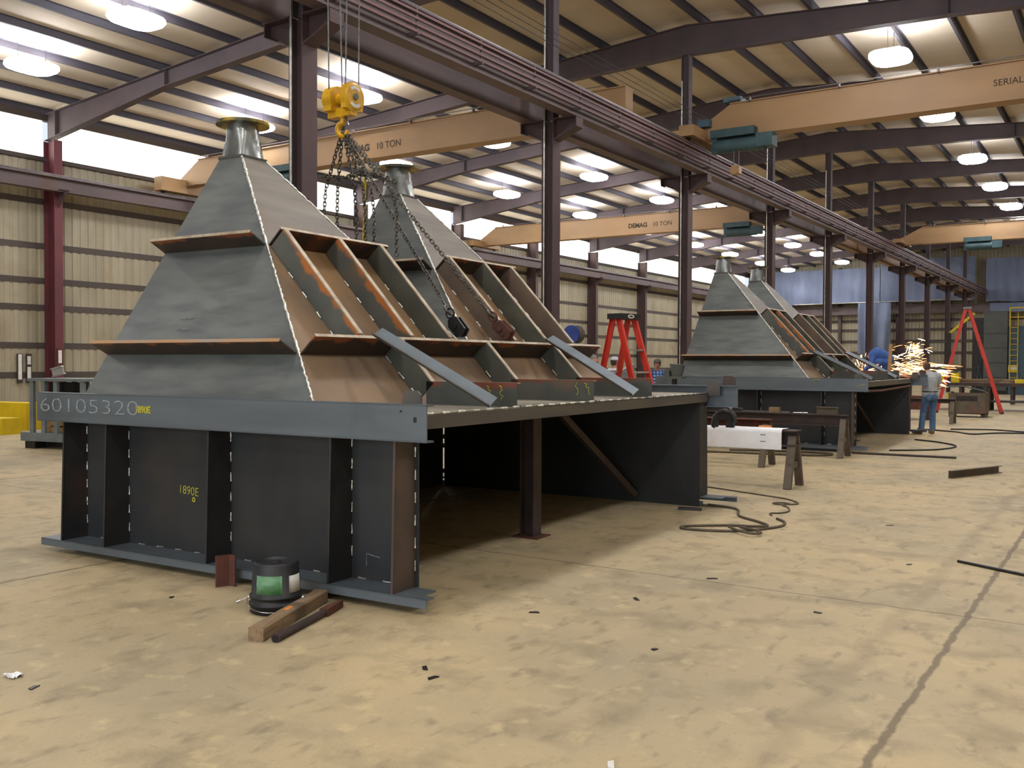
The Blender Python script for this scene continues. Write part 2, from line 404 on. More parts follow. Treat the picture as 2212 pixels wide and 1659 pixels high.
def rafter(y, idx):
    t = thing('roof_rafter', 'dark tapered roof rafter spanning the hall, %s one in from the near end' % NTH[idx - 1], 'rafter', (XC, y, 0), 0, 'roof rafters')
    hw = XL - XC
    for nm, s in (('wall_half', -1), ('bay_half', 1)):
        xs = [-19.88, -17.5, -13.5, -7, 0]
        bots = [9.04, 9.36, 9.9, 10.36, 10.57]
        m = MB()
        top = [roof_top(XC + x) for x in xs]
        poly = [(s * x, 0, b) for x, b in zip(xs, bots)] + [(s * x, 0, tp) for x, tp in list(zip(xs, top))[::-1]]
        m.plate([(x, -.007, z) for x, _, z in poly], (0, .014, 0))
        for seq, dz in ((bots, .02), (top, -.02)):
            for (xa, za), (xb, zb) in zip(list(zip(xs, seq))[:-1], list(zip(xs, seq))[1:]):
                m.plate([(s * xa, -.14, za), (s * xb, -.14, zb), (s * xb, .14, zb), (s * xa, .14, za)], (0, 0, dz))
        for x in (-19.25, -13.5, -7):
            z0 = 9.9 if x == -13.5 else (10.36 if x == -7 else 9.12)
            m.box(s * x - .008, s * x + .008, -.13, .13, z0 + .02, roof_top(XC + x) - .02)
        m.build(nm, M_RAFT, t)
for i in range(1, 10): rafter(Y0 + L0 * i, i)
zsec = [(-.075, 0), (.006, 0), (.006, .19), (.075, .19), (.075, .2), (-.006, .2), (-.006, .01), (-.075, .01)]
for k in range(13):
    x = -31.0 + 1.56 * k
    o = MB().ext(zsec, (x, YF + .1, roof_top(x) + .004), (x, YB - .1, roof_top(x) + .004)).build('roof_purlin', M_PURL)
    tag(o, 'dark roof purlin over the window side, %s up from the eave' % NTH[k], 'purlin', 'roof purlins of the window side slope')
for k in range(13):
    x = XC + .5 + 1.56 * k
    o = MB().ext(zsec, (x, YF + .1, roof_top(x) + .004), (x, YB - .1, roof_top(x) + .004)).build('roof_purlin', M_PURL)
    tag(o, 'long dark roof purlin over the open bay, %s down from the ridge' % NTH[k], 'purlin', 'roof purlins of the open bay slope')
for k, z in enumerate((1.15, 2.14, 3.42, 4.33, 5.5, 7.0)):
    o = MB().ext(csec(.2, .075, .008, -1), (-31.065, YF + .2, z), (-31.065, YB - .2, z)).build('wall_girt', M_GIRT)
    o.location.x = .0
    tag(o, 'horizontal steel girt on the beige window wall, %s up from the floor' % NTH[k], 'girt', 'girts of the window wall')
for k, z in enumerate((1.2, 2.6, 3.6, 4.6, 5.4)):
    o = MB().ext(csec(.2, .08, .008, -1), (-30.9, YB - .09, z), (XR, YB - .09, z)).build('wall_girt', M_GIRT)
    tag(o, 'horizontal steel girt across the far end wall, %s up from the floor' % NTH[k], 'girt', 'girts of the far wall')
for k, x in enumerate((-27.2, -22.5, -17.6, -13.6, -9.0, -5.0)):
    o = MB().ext(isec(.3, .25, .012, .02), (x, YB - .3, 0), (x, YB - .3, 10.2), (0, 1, 0)).build('end_wall_post', M_COL)
    tag(o, 'steel post against the far end wall, %s from the window wall corner' % NTH[k], 'post', 'far wall posts')
o = MB().ext(isec(.7, .3, .015, .03), (-30.3, YB - .62, 6.3), (8, YB - .62, 6.3)).build('end_wall_beam', M_RUN)
tag(o, 'reddish steel beam crossing the far wall under the blue tarpaulin', 'beam')

# crane runways
def runway(name, label, x, z0, z1, ya, yb, m, bars=0):
    t = thing(name, label, 'crane runway', (x, 0, 0))
    MB().ext(isec(z1 - z0, .3, .016, .03), (0, ya, (z0 + z1) / 2), (0, yb, (z0 + z1) / 2)).build('girder', m, t)
    MB().ext([(-.05, 0), (.05, 0), (.02, .02), (.02, .06), (.035, .07), (.035, .1), (-.035, .1), (-.035, .07), (-.02, .06), (-.02, .02)], (0, ya, z1), (0, yb, z1)).build('rail', M_RAIL, t)
    for k in range(bars):
        z = z1 - .12 - .11 * k
        MB().bar((.215, ya, z), (.215, yb, z), .03, .045).build('conductor_bar', M_BARS, t)
    if bars:
        h0 = None; y = ya + 1.2
        while y < yb:
            if h0 is None: h0 = MB().box(.01, .235, -.02, .02, z1 - .5, z1 - .44).box(.175, .2, -.02, .02, z1 - .48, z1 - .06).build('bar_hanger', M_RUN, t, (0, y, 0))
            else:
                h1 = h0.copy(); COL.objects.link(h1); h1.location = (0, y, 0)
            y += 1.9
    return t
runway('crane_runway', 'reddish crane runway girder with conductor bars facing the open bay', XC + .55, 7.075, 7.72, 4, 86.4, M_RUN, 4)
runway('crane_runway', 'plain crane runway girder on the window side of the middle columns', XC - .55, 7.075, 7.72, 4, 45, M_RUN)
runway('crane_runway', 'orange brown far length of crane runway beyond the fifth middle column', XC - .55, 7.075, 7.72, 45.02, 86.4, M_RUNO)
runway('crane_runway', 'reddish crane runway girder along the window wall', XL + .52, 7.25, 7.72, -2, 86.4, M_RUN)
for k in range(3):
    z = 8.55 + .14 * k
    pts = [(XC + .42, 6 + 4 * j, z - .04 * math.sin(PI * ((j * .53) % 1))) for j in range(20)]
    o = MB().tube(pts, .008, 5).build('overhead_cable', M_BLACK)
    tag(o, 'thin overhead cable above the middle crane rail, %s counted upward' % NTH[k], 'cable', 'overhead cables')

def text_obj(txt, size, m, parent, loc, rot, name='lettering', thick=.001, bold=0, sx=1):
    cu = D.curves.new(name, 'FONT'); cu.body = txt; cu.size = size; cu.extrude = thick; cu.offset = bold
    tmp = D.objects.new(name, cu); COL.objects.link(tmp)
    dg = bpy.context.evaluated_depsgraph_get()
    me = D.meshes.new_from_object(tmp.evaluated_get(dg)); D.objects.remove(tmp)
    me.materials.clear(); me.materials.append(m)
    o = D.objects.new(name, me); COL.objects.link(o)
    if parent: o.parent = parent
    o.location = loc; o.rotation_euler = rot; o.scale = (sx, 1, 1)
    return o
def crane(label, y, xa, xb, z0, z1, hoist_x, taper=1.0, two_flange=False):
    t = thing('bridge_crane', label, 'overhead crane', (0, y, 0))
    m = MB(); w = .22
    prof = [(xa, z0 - .05), (xa, z0 + .3), (xa + taper, z1), (xb, z1), (xb, z0), (xa + taper * .9, z0)]
    m.plate([(x, -w, z) for x, z in prof], (0, 2 * w, 0))
    m.box(xa + taper, xb, -w - .05, w + .05, z1, z1 + .03); m.box(xa + taper, xb, -w - .05, w + .05, z0 - .03, z0)
    m.build('bridge_girder', M_CRANE, t)
    m = MB()
    m.box(xa - .12, xa + .3, -1.3, 1.3, 7.9, z0 + .2)
    m.build('end_truck', M_CRANE, t)
    m = MB()
    for yy in (-1.05, 1.05): m.cyl((xa + .02, yy, 7.925), (xa + .1, yy, 7.925), .1, n=16)
    m.build('wheel', M_BLKMET, t)
    h = MB()
    hx = hoist_x
    h.box(hx, hx + 1.25, -.62, -.3, z0 - .1, z0 + .12).box(hx + .02, hx + .18, -.55, -.3, z0 - .5, z0 - .1).cyl((hx + .1, -.4, z0 - .32), (hx + 1.5, -.4, z0 - .32), .2, n=16).box(hx + 1.3, hx + 1.75, -.6, -.15, z0 - .46, z0 - .1)
    h.box(hx + .3, hx + 1.1, -.36, .36, z0 - .16, z0 - .03)
    h.build('hoist_trolley', M_TEAL, t)
    m = MB(); x = xa + taper + .6
    while x < xb - 1:
        m.box(x - .02, x + .02, -w - .16, -w - .05, z1 - .01, z1 + .1); x += 2.4
    m.bar((xa + taper, -w - .14, z1 + .08), (xb - .6, -w - .14, z1 + .08), .02, .02)
    m.build('festoon_rail', M_RAIL, t)
    return t
ca = crane('orange overhead bridge crane nearest over the window bay, stencilled 10 TON', 23.5, XL + .46, XC - .55, 8.2, 9.08, -25.2)
text_obj('DEMAG', .3, M_INK, ca, (-21.85, -.226, 8.45), (PI / 2, 0, 0), 'stencil_lettering', bold=.012)
text_obj('10 TON', .3, M_INK, ca, (-20.55, -.226, 8.45), (PI / 2, 0, 0), 'stencil_lettering')
cb = crane('orange overhead bridge crane farther down the window bay behind the second column', 43, XL + .46, XC - .55, 8.0, 8.9, -16.2)
text_obj('DEMAG', .3, M_INK, cb, (-21.25, -.226, 8.3), (PI / 2, 0, 0), 'stencil_lettering', bold=.012)
text_obj('10 TON', .3, M_INK, cb, (-19.95, -.226, 8.3), (PI / 2, 0, 0), 'stencil_lettering')
cc = crane('large orange overhead bridge crane over the open bay with grey green hoist', 26.0, XC + .5, 7.8, 8.0, 8.88, -10.1, .95)
text_obj('SERIAL # 0', .22, M_INK, cc, (-3.05, -.226, 8.36), (PI / 2, 0, 0), 'stencil_lettering')
m = MB(); m.tube([(-9.45, -.5, 7.5), (-9.45, -.52, 7.05)], .012, 6); m.tube([(-9.3, -.5, 7.5), (-9.3, -.52, 7.05)], .012, 6); m.build('hoist_rope', M_ROPE, cc)
m = MB(); m.box(-9.5, -9.25, -.62, -.42, 6.86, 7.06); m.cyl((-9.38, -.66, 6.96), (-9.38, -.38, 6.96), .12, n=16); m.build('hook_block', M_CRANE, cc)
MB().box(-9.85, -9.35, -.3, .25, 8.93, 9.06).build('control_box', M_BOOTH, cc); MB().box(-10.55, -10.2, -.45, -.23, 8.3, 8.5).build('drive_motor', M_BOOTH, cc)
cd = crane('distant orange overhead bridge crane over the open bay near the blue tarpaulin', 53.5, XC + .5, 7.8, 7.9, 8.75, -7.5, 1.1)

# ------------------------------------------------------------------ lamps
def lamp(x, y, z, label, group):
    t = thing('high_bay_lamp', label, 'lamp', (x, y, z), 0, group)
    MB().box(-.34, .34, -.46, .46, .08, .16).build('housing', M_WHITE, t)
    m = MB()
    n = 28; vs = []; prof = ((.97, .1), (1.0, .05), (1.0, .0), (.93, -.06), (.7, -.11), (.35, -.14))
    for r, zz in prof:
        for j in range(n):
            a = 2 * PI * j / n; c_, s_ = math.cos(a), math.sin(a); q = (abs(c_) ** 3.4 + abs(s_) ** 3.4) ** (-1 / 3.4)
            vs.append((.54 * r * c_ * q, .66 * r * s_ * q, zz))
    fs = [(k * n + j, (k + 1) * n + j, (k + 1) * n + (j + 1) % n, k * n + (j + 1) % n) for k in range(len(prof) - 1) for j in range(n)]
    fs.append(tuple(range((len(prof) - 1) * n, len(prof) * n))[::-1])
    m.add(vs, fs).build('lens', M_LENS, t)
    zt = roof_top(x) - z - .0
    m = MB()
    for yy in (-.4, .4): m.tube([(0, yy, .13), (0, yy, zt + .1)], .008, 5)
    m.build('hanger', M_BLACK, t)
WY = [15.0, 23.0, 30.6, 38.9, 46.7, 54.6, 62.4, 69.3, 76.8, 83.5]
CY = [15.0, 23.3, 30.9, 39.1, 46.6, 54.2, 61.8, 69.4, 75.9, 83.2]
RY = [20.8, 28.3, 35.7, 44.1, 51.5, 58.5, 65.1, 72.4, 79.8]
for k, y in enumerate(WY): lamp(-25.9, y, 9.8, 'high bay lamp in the row nearest the window wall, %s along' % NTH[k], 'window row lamps')
for k, y in enumerate(CY): lamp(-21.2, y, 10.2, 'high bay lamp in the row just window side of the crane rail, %s along' % NTH[k], 'inner row lamps')
for k, y in enumerate(RY): lamp(-5.95, y, 10.2, 'glowing high bay lamp over the open bay, %s from the near end' % NTH[k], 'open bay lamps')
# lamps of the same rows standing above and behind the viewer
for k, y in enumerate((-9.2, -1.7, 5.8, 13.3)): lamp(-5.95, y, 10.2, 'high bay lamp over the open bay out of view, number %s behind' % NTH[k], 'open bay lamps overhead')
for k, y in enumerate((-9.2, -1.7, 5.8, 13.3, 20.8, 28.3, 35.8)): lamp(2.6, y, 10.0, 'high bay lamp of the outer open bay row, %s along' % NTH[k], 'outer open bay lamps')
for k, y in enumerate((-.3, 7.4)): lamp(-21.2, y, 10.2, 'high bay lamp of the inner row above the near end, %s' % NTH[k], 'inner row lamps overhead')

# ------------------------------------------------------------------ hopper unit (local: x along the front, y to the back)
A0, B0 = -4.18, 5.75
ZD = 1.30
def hip(z):                    # right and front planes of the pyramids at height z, from the measured hip line
    t = (z - 1.30) / 2.26
    return -1.06 - 2.08 * t, .12 + 1.25 * t
def lft(z): return -3.74 + .31 * (z - 1.30) / 2.26
Z1, Z2, Z3, Z4 = 1.70, 2.62, 3.56, 3.88
CEN = (1.53, 3.92)
NR = V3((.734, 0, .679)); NF = V3((0, -.875, .484))
SL = V3((-.679, 0, .734))      # up the right face
def weld_line(m, p, q, r=.012, step=.02, wob=.004):
    p, q = V3(p), V3(q); n = max(2, int((q - p).length / step)); pts = []; rs = []
    for i in range(n + 1):
        pts.append(p.lerp(q, i / n) + V3([random.uniform(-wob, wob) for _ in range(3)]))
        rs.append(r * random.uniform(.65, 1.25))
    m.tube(pts, rs, 6)
def dashes(m, p, q, ln, gap, r=.009, off=0):
    p, q = V3(p), V3(q); t = (q - p).normalized(); d = off; tot = (q - p).length
    while d + ln < tot:
        weld_line(m, p + t * d, p + t * (d + ln), r, .03, .002); d += ln + gap * random.uniform(.9, 1.1)
def frustum(za, zb, ca, cb, name, parent, mats, mi):
    """ca, cb = (a_left, a_right, b_front, b_back); mi = material per face front,right,back,left"""
    m = MB()
    def ring(c, z): return [(c[0], c[2], z), (c[1], c[2], z), (c[1], c[3], z), (c[0], c[3], z)]
    vs = ring(ca, za) + ring(cb, zb)
    for k in range(4): m.add(vs, [(k, (k + 1) % 4, 4 + (k + 1) % 4, 4 + k)], mi[k])
    m.add(vs, [(3, 2, 1, 0), (4, 5, 6, 7)], 0)
    return m.build(name, mats, parent)
def squiggle(m, o, ux, uz, w, h, n, r=.004):
    o, ux, uz = V3(o), V3(ux), V3(uz)
    pts = [o + ux * (w * i / n) + uz * (h * (random.random())) for i in range(n + 1)]
    m.tube(pts, r, 4)

def make_unit(label):
    t = thing('hopper_unit', label, 'steel hopper', (-3.817, 4.812, 0), math.radians(2.2), 'welded twin hopper units')
    # front and rear bents
    for nm, y, s, z0, z1 in (('front', 0, 1, 1.125, 1.372), ('rear', B0, -1, 1.14, 1.39)):
        x1 = 0 if s == 1 else .2
        m = MB()
        ys = sorted((y, y + s * .01)); yl = sorted((y, y + s * .08))
        m.box(A0, x1, ys[0], ys[1], z0, z1).box(A0, x1, yl[0], yl[1], z1 - .012, z1).box(A0, x1, yl[0], yl[1], z0, z0 + .012)
        m.build(nm + '_beam', M_BEAM, t)
        m = MB()
        yl = sorted((y, y + s * .25))
        m.box(A0 + .05, x1, ys[0], ys[1], .05, .112).box(A0 + .05, x1 - .1, yl[0], yl[1], .1, .112).box(x1 - .1, x1, *sorted((y, y + s * .09)), .1, .112)
        m.box(A0 + .3, x1 - .35, *sorted((y + s * .16, y + s * .24)), 0, .05)
        m.build(nm + '_base_angle', [M_BEAM], t)
        yw = y + s * .25
        xa = -3.92 if s == 1 else -3.725
        m = MB().box(xa, -.25 if s == 1 else -.16, *sorted((yw, yw + s * .01)), .112 if s == 1 else .0, 1.29)
        w = MB(); w.v, w.f, w.m, w.s, w.a = m.v, m.f, m.m, m.s, m.a
        for a in (-.29, -.849, -2.071, -3.288, -3.853):
            sa = a if s == 1 else a + .12
            m = MB()
            poly = [(sa, y + s * .002, .112), (sa, yw, .112), (sa, yw, 1.29), (sa, y + s * .03, 1.29), (sa, y + s * .03, 1.12)]
            m.plate(poly, (.012, 0, 0))
            m.plate([(sa - .003, y + s * .001, .112), (sa - .003, y + s * .03, 1.12), (sa + .015, y + s * .03, 1.12), (sa + .015, y + s * .001, .112)], (0, s * .004, 0))
            m.build(nm + '_stiffener', M_STIFFB if (a in (-.29,) and s == 1) else M_STIFF, t)
            if s == 1:
                z = .2 + random.uniform(0, .08)
                while z < 1.05:
                    weld_line(w, (sa + .018, yw - .006, z), (sa + .018, yw - .006, z + .07), .006, .02, .001); z += .155
        if s == -1:
            for z in (.16, .5, .62, .98): w.box(-3.758, -3.72, yw - .012, yw - .002, z, z + .06)
        if s == 1:
            for a, b2 in ((-3.7, -3.4), (-3.2, -2.15), (-1.95, -.95), (-.82, -.33)):
                dashes(w, (a, yw - .006, .118), (b2, yw - .006, .118), .07, .16, .006, .05)
        w.m = [1 if i >= 6 else 0 for i in range(len(w.f))]
        w.build(nm + '_panel', [M_DARK, M_WELD], t)
    # closed side panel, deck, open side channel
    MB().box(-3.765, -3.755, .26, B0 - .25, 0, 1.29).build('side_panel', M_DARK, t)
    m = MB().box(-4.1, -.12, .085, B0 - .085, 1.29, ZD)
    m.build('deck', M_DECK, t)
    m = MB()
    m.box(-.13, -.12, .09, B0 - .09, 1.2, ZD).box(-.2, -.13, .09, B0 - .09, 1.2, 1.21)
    nf = len(m.f); dashes(m, (-.124, .15, ZD + .003), (-.124, B0 - .3, ZD + .003), .09, .1, .009)
    m.m = [1 if i >= nf else 0 for i in range(len(m.f))]
    m.build('side_channel', [M_SIDE, M_WELD], t)
    # prop post
    m = MB().ext(isec(.15, .15, .012, .014), (-.87, 2.85, .012), (-.87, 2.85, 1.29), (1, 0, 0))
    p = m.build('post', M_SAWD, t); MB().box(-1.0, -.72, 2.72, 2.98, 0, .012).build('foot_plate', M_RUST, p)
    MB().ext(lsec(.07, .07, .008), (-.9, 5.38, .06), (-1.35, 3.95, 1.28)).build('inside_brace', M_STIFFB, t)
    # lugs
    for y, a, up in ((.085, -.28, .085), (B0 - .1, -.15, .07)):
        z = 1.372
        m = MB().plate([(a, y, z - .1), (a + .17, y, z - .1), (a + .17, y, z + up - .025), (a + .14, y, z + up), (a + .03, y, z + up)], (0, .016, 0))
        m.build('lifting_lug', M_SIDE, t)
    MB().plate([(-.02, B0 + .02, 1.2), (.16, B0 + .02, 1.2), (.16, B0 + .02, 1.48), (.12, B0 + .02, 1.5), (.02, B0 + .02, 1.5)], (0, .016, 0)).build('lifting_lug', M_STIFFB, t)
    # trunk
    a0, b0 = hip(ZD); a1, b1 = hip(Z1)
    tr = frustum(ZD, Z1, (lft(ZD), a0, b0, 5.33), (lft(Z1), a1, b1, 5.11), 'trunk', t, [M_PLATE, M_TAN], (0, 1, 0, 0))
    m = MB()
    weld_line(m, (a0 + .004, b0 - .004, ZD), (a1 + .004, b1 - .004, Z1), .011)
    dashes(m, (lft(ZD) + .4, b0 - .005, ZD + .01), (a0 - .2, b0 - .005, ZD + .01), .12, .1, .008)
    m.build('weld_seam', M_WELD, tr)
    # hoppers
    for c in CEN:
        a1, b1 = hip(Z1); a2, b2 = hip(Z2); a3, b3 = hip(Z3)
        d1, d2, d3 = 1.53 - b1, 1.53 - b2, .15
        h = thing_part('hopper', t)
        C1 = (lft(Z1), a1, c - d1, c + d1); C2 = (lft(Z2), a2, c - d2, c + d2); C3 = (lft(Z3), a3, c - d3, c + d3)
        frustum(Z1, Z2, C1, C2, 'lower_shell', h, [M_PLATE, M_TAN], (0, 1, 1, 0))
        frustum(Z2, Z3, C2, C3, 'upper_shell', h, [M_PLATE, M_PLATE2], (0, 1, 1, 0))
        m = MB()
        for (ca, za), (cb, zb) in (((C1, Z1), (C2, Z2)), ((C2, Z2), (C3, Z3))):
            weld_line(m, (ca[1] + .004, ca[2] - .004, za), (cb[1] + .004, cb[2] - .004, zb), .011)
            weld_line(m, (ca[1] + .004, ca[3] + .004, za), (cb[1] + .004, cb[3] + .004, zb), .009)
        m.build('weld_seam', M_WELD, h)
        # square to round throat with bolting flange
        cx, cy = (C3[0] + C3[1]) / 2, c; hx, hy = (C3[1] - C3[0]) / 2, d3
        m = MB()
        n = 32; r1 = .142
        def sq(an, ex):
            cc, ss = math.cos(an), math.sin(an); k = max(abs(cc), abs(ss)); return ((hx + ex) * cc / k, (hy + ex) * ss / k)
        rings = []
        for k in range(7):
            f = k / 6; g = f ** .8; ring = []
            for j in range(n):
                an = 2 * PI * (j + .5) / n; x, y = sq(an, 0)
                rx, ry = r1 * math.cos(an), r1 * math.sin(an)
                dent = .004 * math.sin(7 * an + 9 * f) if 0 < k < 6 else 0
                ring.append((cx + x * (1 - g) + rx * g + dent, cy + y * (1 - g) + ry * g + dent, Z3 + .012 + (Z4 - Z3 - .012) * f))
            rings += ring
        m.add(rings, [(k * n + j, k * n + (j + 1) % n, (k + 1) * n + (j + 1) % n, (k + 1) * n + j) for k in range(6) for j in range(n)], 0, True)
        th = m.build('throat', M_COLLAR, h)
        MB().box(cx - hx - .012, cx + hx + .012, cy - hy - .012, cy + hy + .012, Z3 - .012, Z3 + .014).build('throat_collar', M_SIDE, h)
        m = MB().lathe([(.13, 0), (.25, 0), (.25, .026), (.13, .026), (.13, 0)], (cx, cy, Z4), 36, sm=False)
        fl = m.build('top_flange', M_FLANGE, h)
        # girth bar at level 2
        xr, _ = hip(Z2)
        for dirn in ('front', 'side'):
            m = MB()
            if dirn == 'front':
                pa, pb = V3((C2[0] - .0, C2[2], Z2)), V3((C2[1] - .03, C2[2], Z2)); nn = NF
            else:
                pa, pb = V3((C2[1], C2[2] + .02, Z2)), V3((C2[1], C2[3] + .08, Z2)); nn = NR
            band(m, pa, pb, nn, .19)
            m.build('girth_bar', [M_BAND, M_EDGE], h)
        # ribs between the girth bars
        offs = (-.65, .02, .6)
        for k, of in enumerate(offs):
            b = c + of
            m = MB()
            p, q = V3((hip(Z1 + .03)[0], b, Z1 + .03)), V3((hip(Z2 - .01)[0], b, Z2 - .01))
            rib(m, p, q, .2); nf = len(m.f)
            dashes(m, V3((hip(Z1 + .1)[0], b - .01, Z1 + .1)) + NR * .006, V3((hip(Z2 - .1)[0], b - .01, Z2 - .1)) + NR * .006, .07, .15, .007, .05)
            m.m = [2 if i >= nf else v for i, v in enumerate(m.m)]
            first = abs(c - CEN[0]) < .1
            m.build('rib', [(M_RIBR if k < 2 else M_RIBO) if first else (M_RIBB if k != 1 else M_RIBO), M_EDGE, M_WELD], h)
    # girth bar at level 1, ribs below it, foot channels
    m = MB(); band(m, V3((lft(Z1), hip(Z1)[1], Z1)), V3((hip(Z1)[0] - .03, hip(Z1)[1], Z1)), NF, .2); m.build('girth_bar', [M_BAND, M_EDGEO], t)
    m = MB(); band(m, V3((hip(Z1)[0], .36, Z1)), V3((hip(Z1)[0], 5.2, Z1)), NR, .2); m.build('girth_bar', [M_BAND, M_EDGE], t)
    MB().box(lft(Z1) + .02, hip(Z1)[0] - .03, 2.6, 2.86, Z1 - .02, Z1 + .012).build('valley_strip', M_PLATE2, t)
    for b in (1.36, 2.70, 4.02):
        m = MB(); p, q = V3((a0 - .02, b, ZD + .03)), V3((hip(Z1)[0], b, Z1))
        rib(m, p, q, .2); nf = len(m.f)
        dashes(m, V3((a0, b - .01, ZD + .04)) + NR * .006, V3((hip(Z1)[0], b - .01, Z1)) + NR * .006, .08, .12, .007, .04)
        m.m = [2 if i >= nf else v for i, v in enumerate(m.m)]
        m.build('rib', [M_RIBO, M_EDGE, M_WELD], t)
        m = MB()
        vs = [(-1.0, b, ZD), (-.14, b, ZD), (-.14, b, ZD + .19), (-1.0, b, ZD + .19)]
        m.add([(x, y, z) for x, y, z in vs] + [(x, y + .012, z) for x, y, z in vs], [(0, 1, 2, 3), (7, 6, 5, 4), (0, 4, 5, 1), (1, 5, 6, 2), (2, 6, 7, 3), (3, 7, 4, 0)], 0, False, [0, 0, .75, .75, 0, 0, .75, .75])
        m.box(-1.0, -.14, b + .012, b + .06, ZD + .18, ZD + .19, 1).box(-1.0, -.14, b + .012, b + .07, ZD, ZD + .01)
        m.build('foot_channel', [M_CHAN, M_EDGE], t)
    # tacked diagonal angles from the girth bar to the deck edge
    for (pa, pb) in (((-1.27, 1.0, 1.86), (-.15, .98, 1.315)), ((-1.27, 3.84, 1.88), (-.15, 3.56, 1.325))):
        pa, pb = V3(pa), V3(pb); tt = (pb - pa).normalized(); nn = V3((.25, -.75, .55)); nn = (nn - tt * nn.dot(tt)).normalized(); ww = nn.cross(tt).normalized()
        if ww.z < 0: ww = -ww
        m = MB().plate([pa, pb, pb + ww * .1, pa + ww * .1 + tt * .02], nn * -.008)
        m.plate([pa, pb, pb + nn * .035, pa + nn * .035], ww * .008, 1)
        m.build('diagonal_brace', [M_BEAM, M_SIDE], t)
    return t
def thing_part(name, parent):
    o = D.objects.new(name, None); COL.objects.link(o); o.empty_display_size = .1; o.parent = parent; return o
def band(m, p, q, nn, w):
    """flat bar standing square to a sloping face from p to q"""
    t = (q - p).normalized(); k = t.cross(nn).normalized() * .012
    if k.z < 0: k = -k
    vs = [p, q, q + nn * w, p + nn * w]; vs += [v + k for v in vs]
    m.add(vs, [(0, 1, 2, 3), (7, 6, 5, 4), (1, 5, 6, 2), (3, 7, 4, 0), (0, 4, 5, 1)], 0, False, [0, 0, .72, .72, 0, 0, .72, .72])
    m.add(vs, [(2, 6, 7, 3)], 1)
    e = k.normalized() * .022
    vs = [p + nn * w, q + nn * w, q + nn * (w + .006), p + nn * (w + .006)]
    vs = [v - e * .3 for v in vs] + [v + e for v in vs]
    m.add(vs, [(0, 1, 2, 3), (7, 6, 5, 4), (0, 4, 5, 1), (1, 5, 6, 2), (2, 6, 7, 3), (3, 7, 4, 0)], 1)
def rib(m, p, q, w):
    k = V3((0, .012, 0))
    vs = [p, q, q + NR * w, p + NR * w]; vs += [v + k for v in vs]
    m.add(vs, [(0, 1, 2, 3), (7, 6, 5, 4), (0, 4, 5, 1), (1, 5, 6, 2), (3, 7, 4, 0)], 0, False, [0, 0, .8, .8, 0, 0, .8, .8])
    a, b = p + NR * w, q + NR * w
    vs = [a, b, b + V3((0, .045, 0)), a + V3((0, .045, 0))]; vs += [v + NR * .01 for v in vs]
    m.add(vs, [(0, 1, 2, 3), (7, 6, 5, 4), (0, 4, 5, 1), (1, 5, 6, 2), (2, 6, 7, 3), (3, 7, 4, 0)], 1)

U1 = make_unit('near twin hopper unit on a dark steel box, chalk number on its front beam')
U2 = copy_tree(U1)
U2.location = (-4.13, 18.15, 0); U2.rotation_euler = (0, 0, math.radians(1.8))
U2['label'] = 'distant twin hopper unit beyond the sawhorses where a man in jeans leans'
R90 = (PI / 2, 0, 0)
text_obj('60105320', .17, M_CHALK, U1, (-4.14, -.0025, 1.21), R90, 'chalk_number', .0008, -.003, 1.95)
text_obj('1890E', .075, M_YPAINT, U1, (-2.87, -.0025, 1.235), R90, 'yellow_mark', .0008, .003, 1.0)
text_obj('1890E', .1, M_YPAINT, U1, (-2.66, .247, .58), (PI / 2, 0.06, 0), 'yellow_mark', .0008, -.001, .95)
text_obj('o', .08, M_YPAINT, U1, (-2.5, .247, .52), R90, 'yellow_mark', .0008, .002, .9)
for (y, x, n) in ((1.36, -.42, 2), (2.70, -.34, 2)):
    m = MB()
    for k in range(n): squiggle(m, (x + .11 * k, y - .003, ZD + .16), (.28, 0, -1), (1, 0, .28), .11, .035, 9, .0035)
    m.build('yellow_mark', M_YPAINT, U1)
m = MB()
for k in range(3): squiggle(m, (-2.95, hip(2.0 - .1 * k)[1] - .004, 2.0 - .1 * k), (1, 0, 0), (0, .5, .85), .18, .03, 7, .003)
m.build('chalk_mark', M_CHALK, U1)
m = MB()
m.tube([(-.7, .247, .21), (-.7, .247, .3), (-.66, .247, .29), (-.58, .247, .28)], .003, 4)
m.build('chalk_mark', M_CHALK, U1)
m = MB().box(-.105, -.08, -.002, .0, 1.255, 1.29).box(-.215, -.2, -.002, 0, 1.318, 1.333).build('beam_hole', M_BLKMET, U1)
m = MB()
for p in ((-1.0, 1.30), (-.2, 1.21)): squiggle(m, (p[0], -.003, p[1]), (1, 0, .2), (0, 0, 1), .14, .03, 6, .006)
m.build('yellow_mark', M_YPAINT, U2)

BET = math.radians(2.2); E1 = V3((math.cos(BET), math.sin(BET), 0)); E2 = V3((-math.sin(BET), math.cos(BET), 0)); O1 = V3((-3.817, 4.812, 0))
def W1(a, b, z): return O1 + E1 * a + E2 * b + UP * z
B2r = math.radians(1.8); F1 = V3((math.cos(B2r), math.sin(B2r), 0)); F2 = V3((-math.sin(B2r), math.cos(B2r), 0)); O2 = V3((-4.13, 18.15, 0))
def W2(a, b, z): return O2 + F1 * a + F2 * b + UP * z

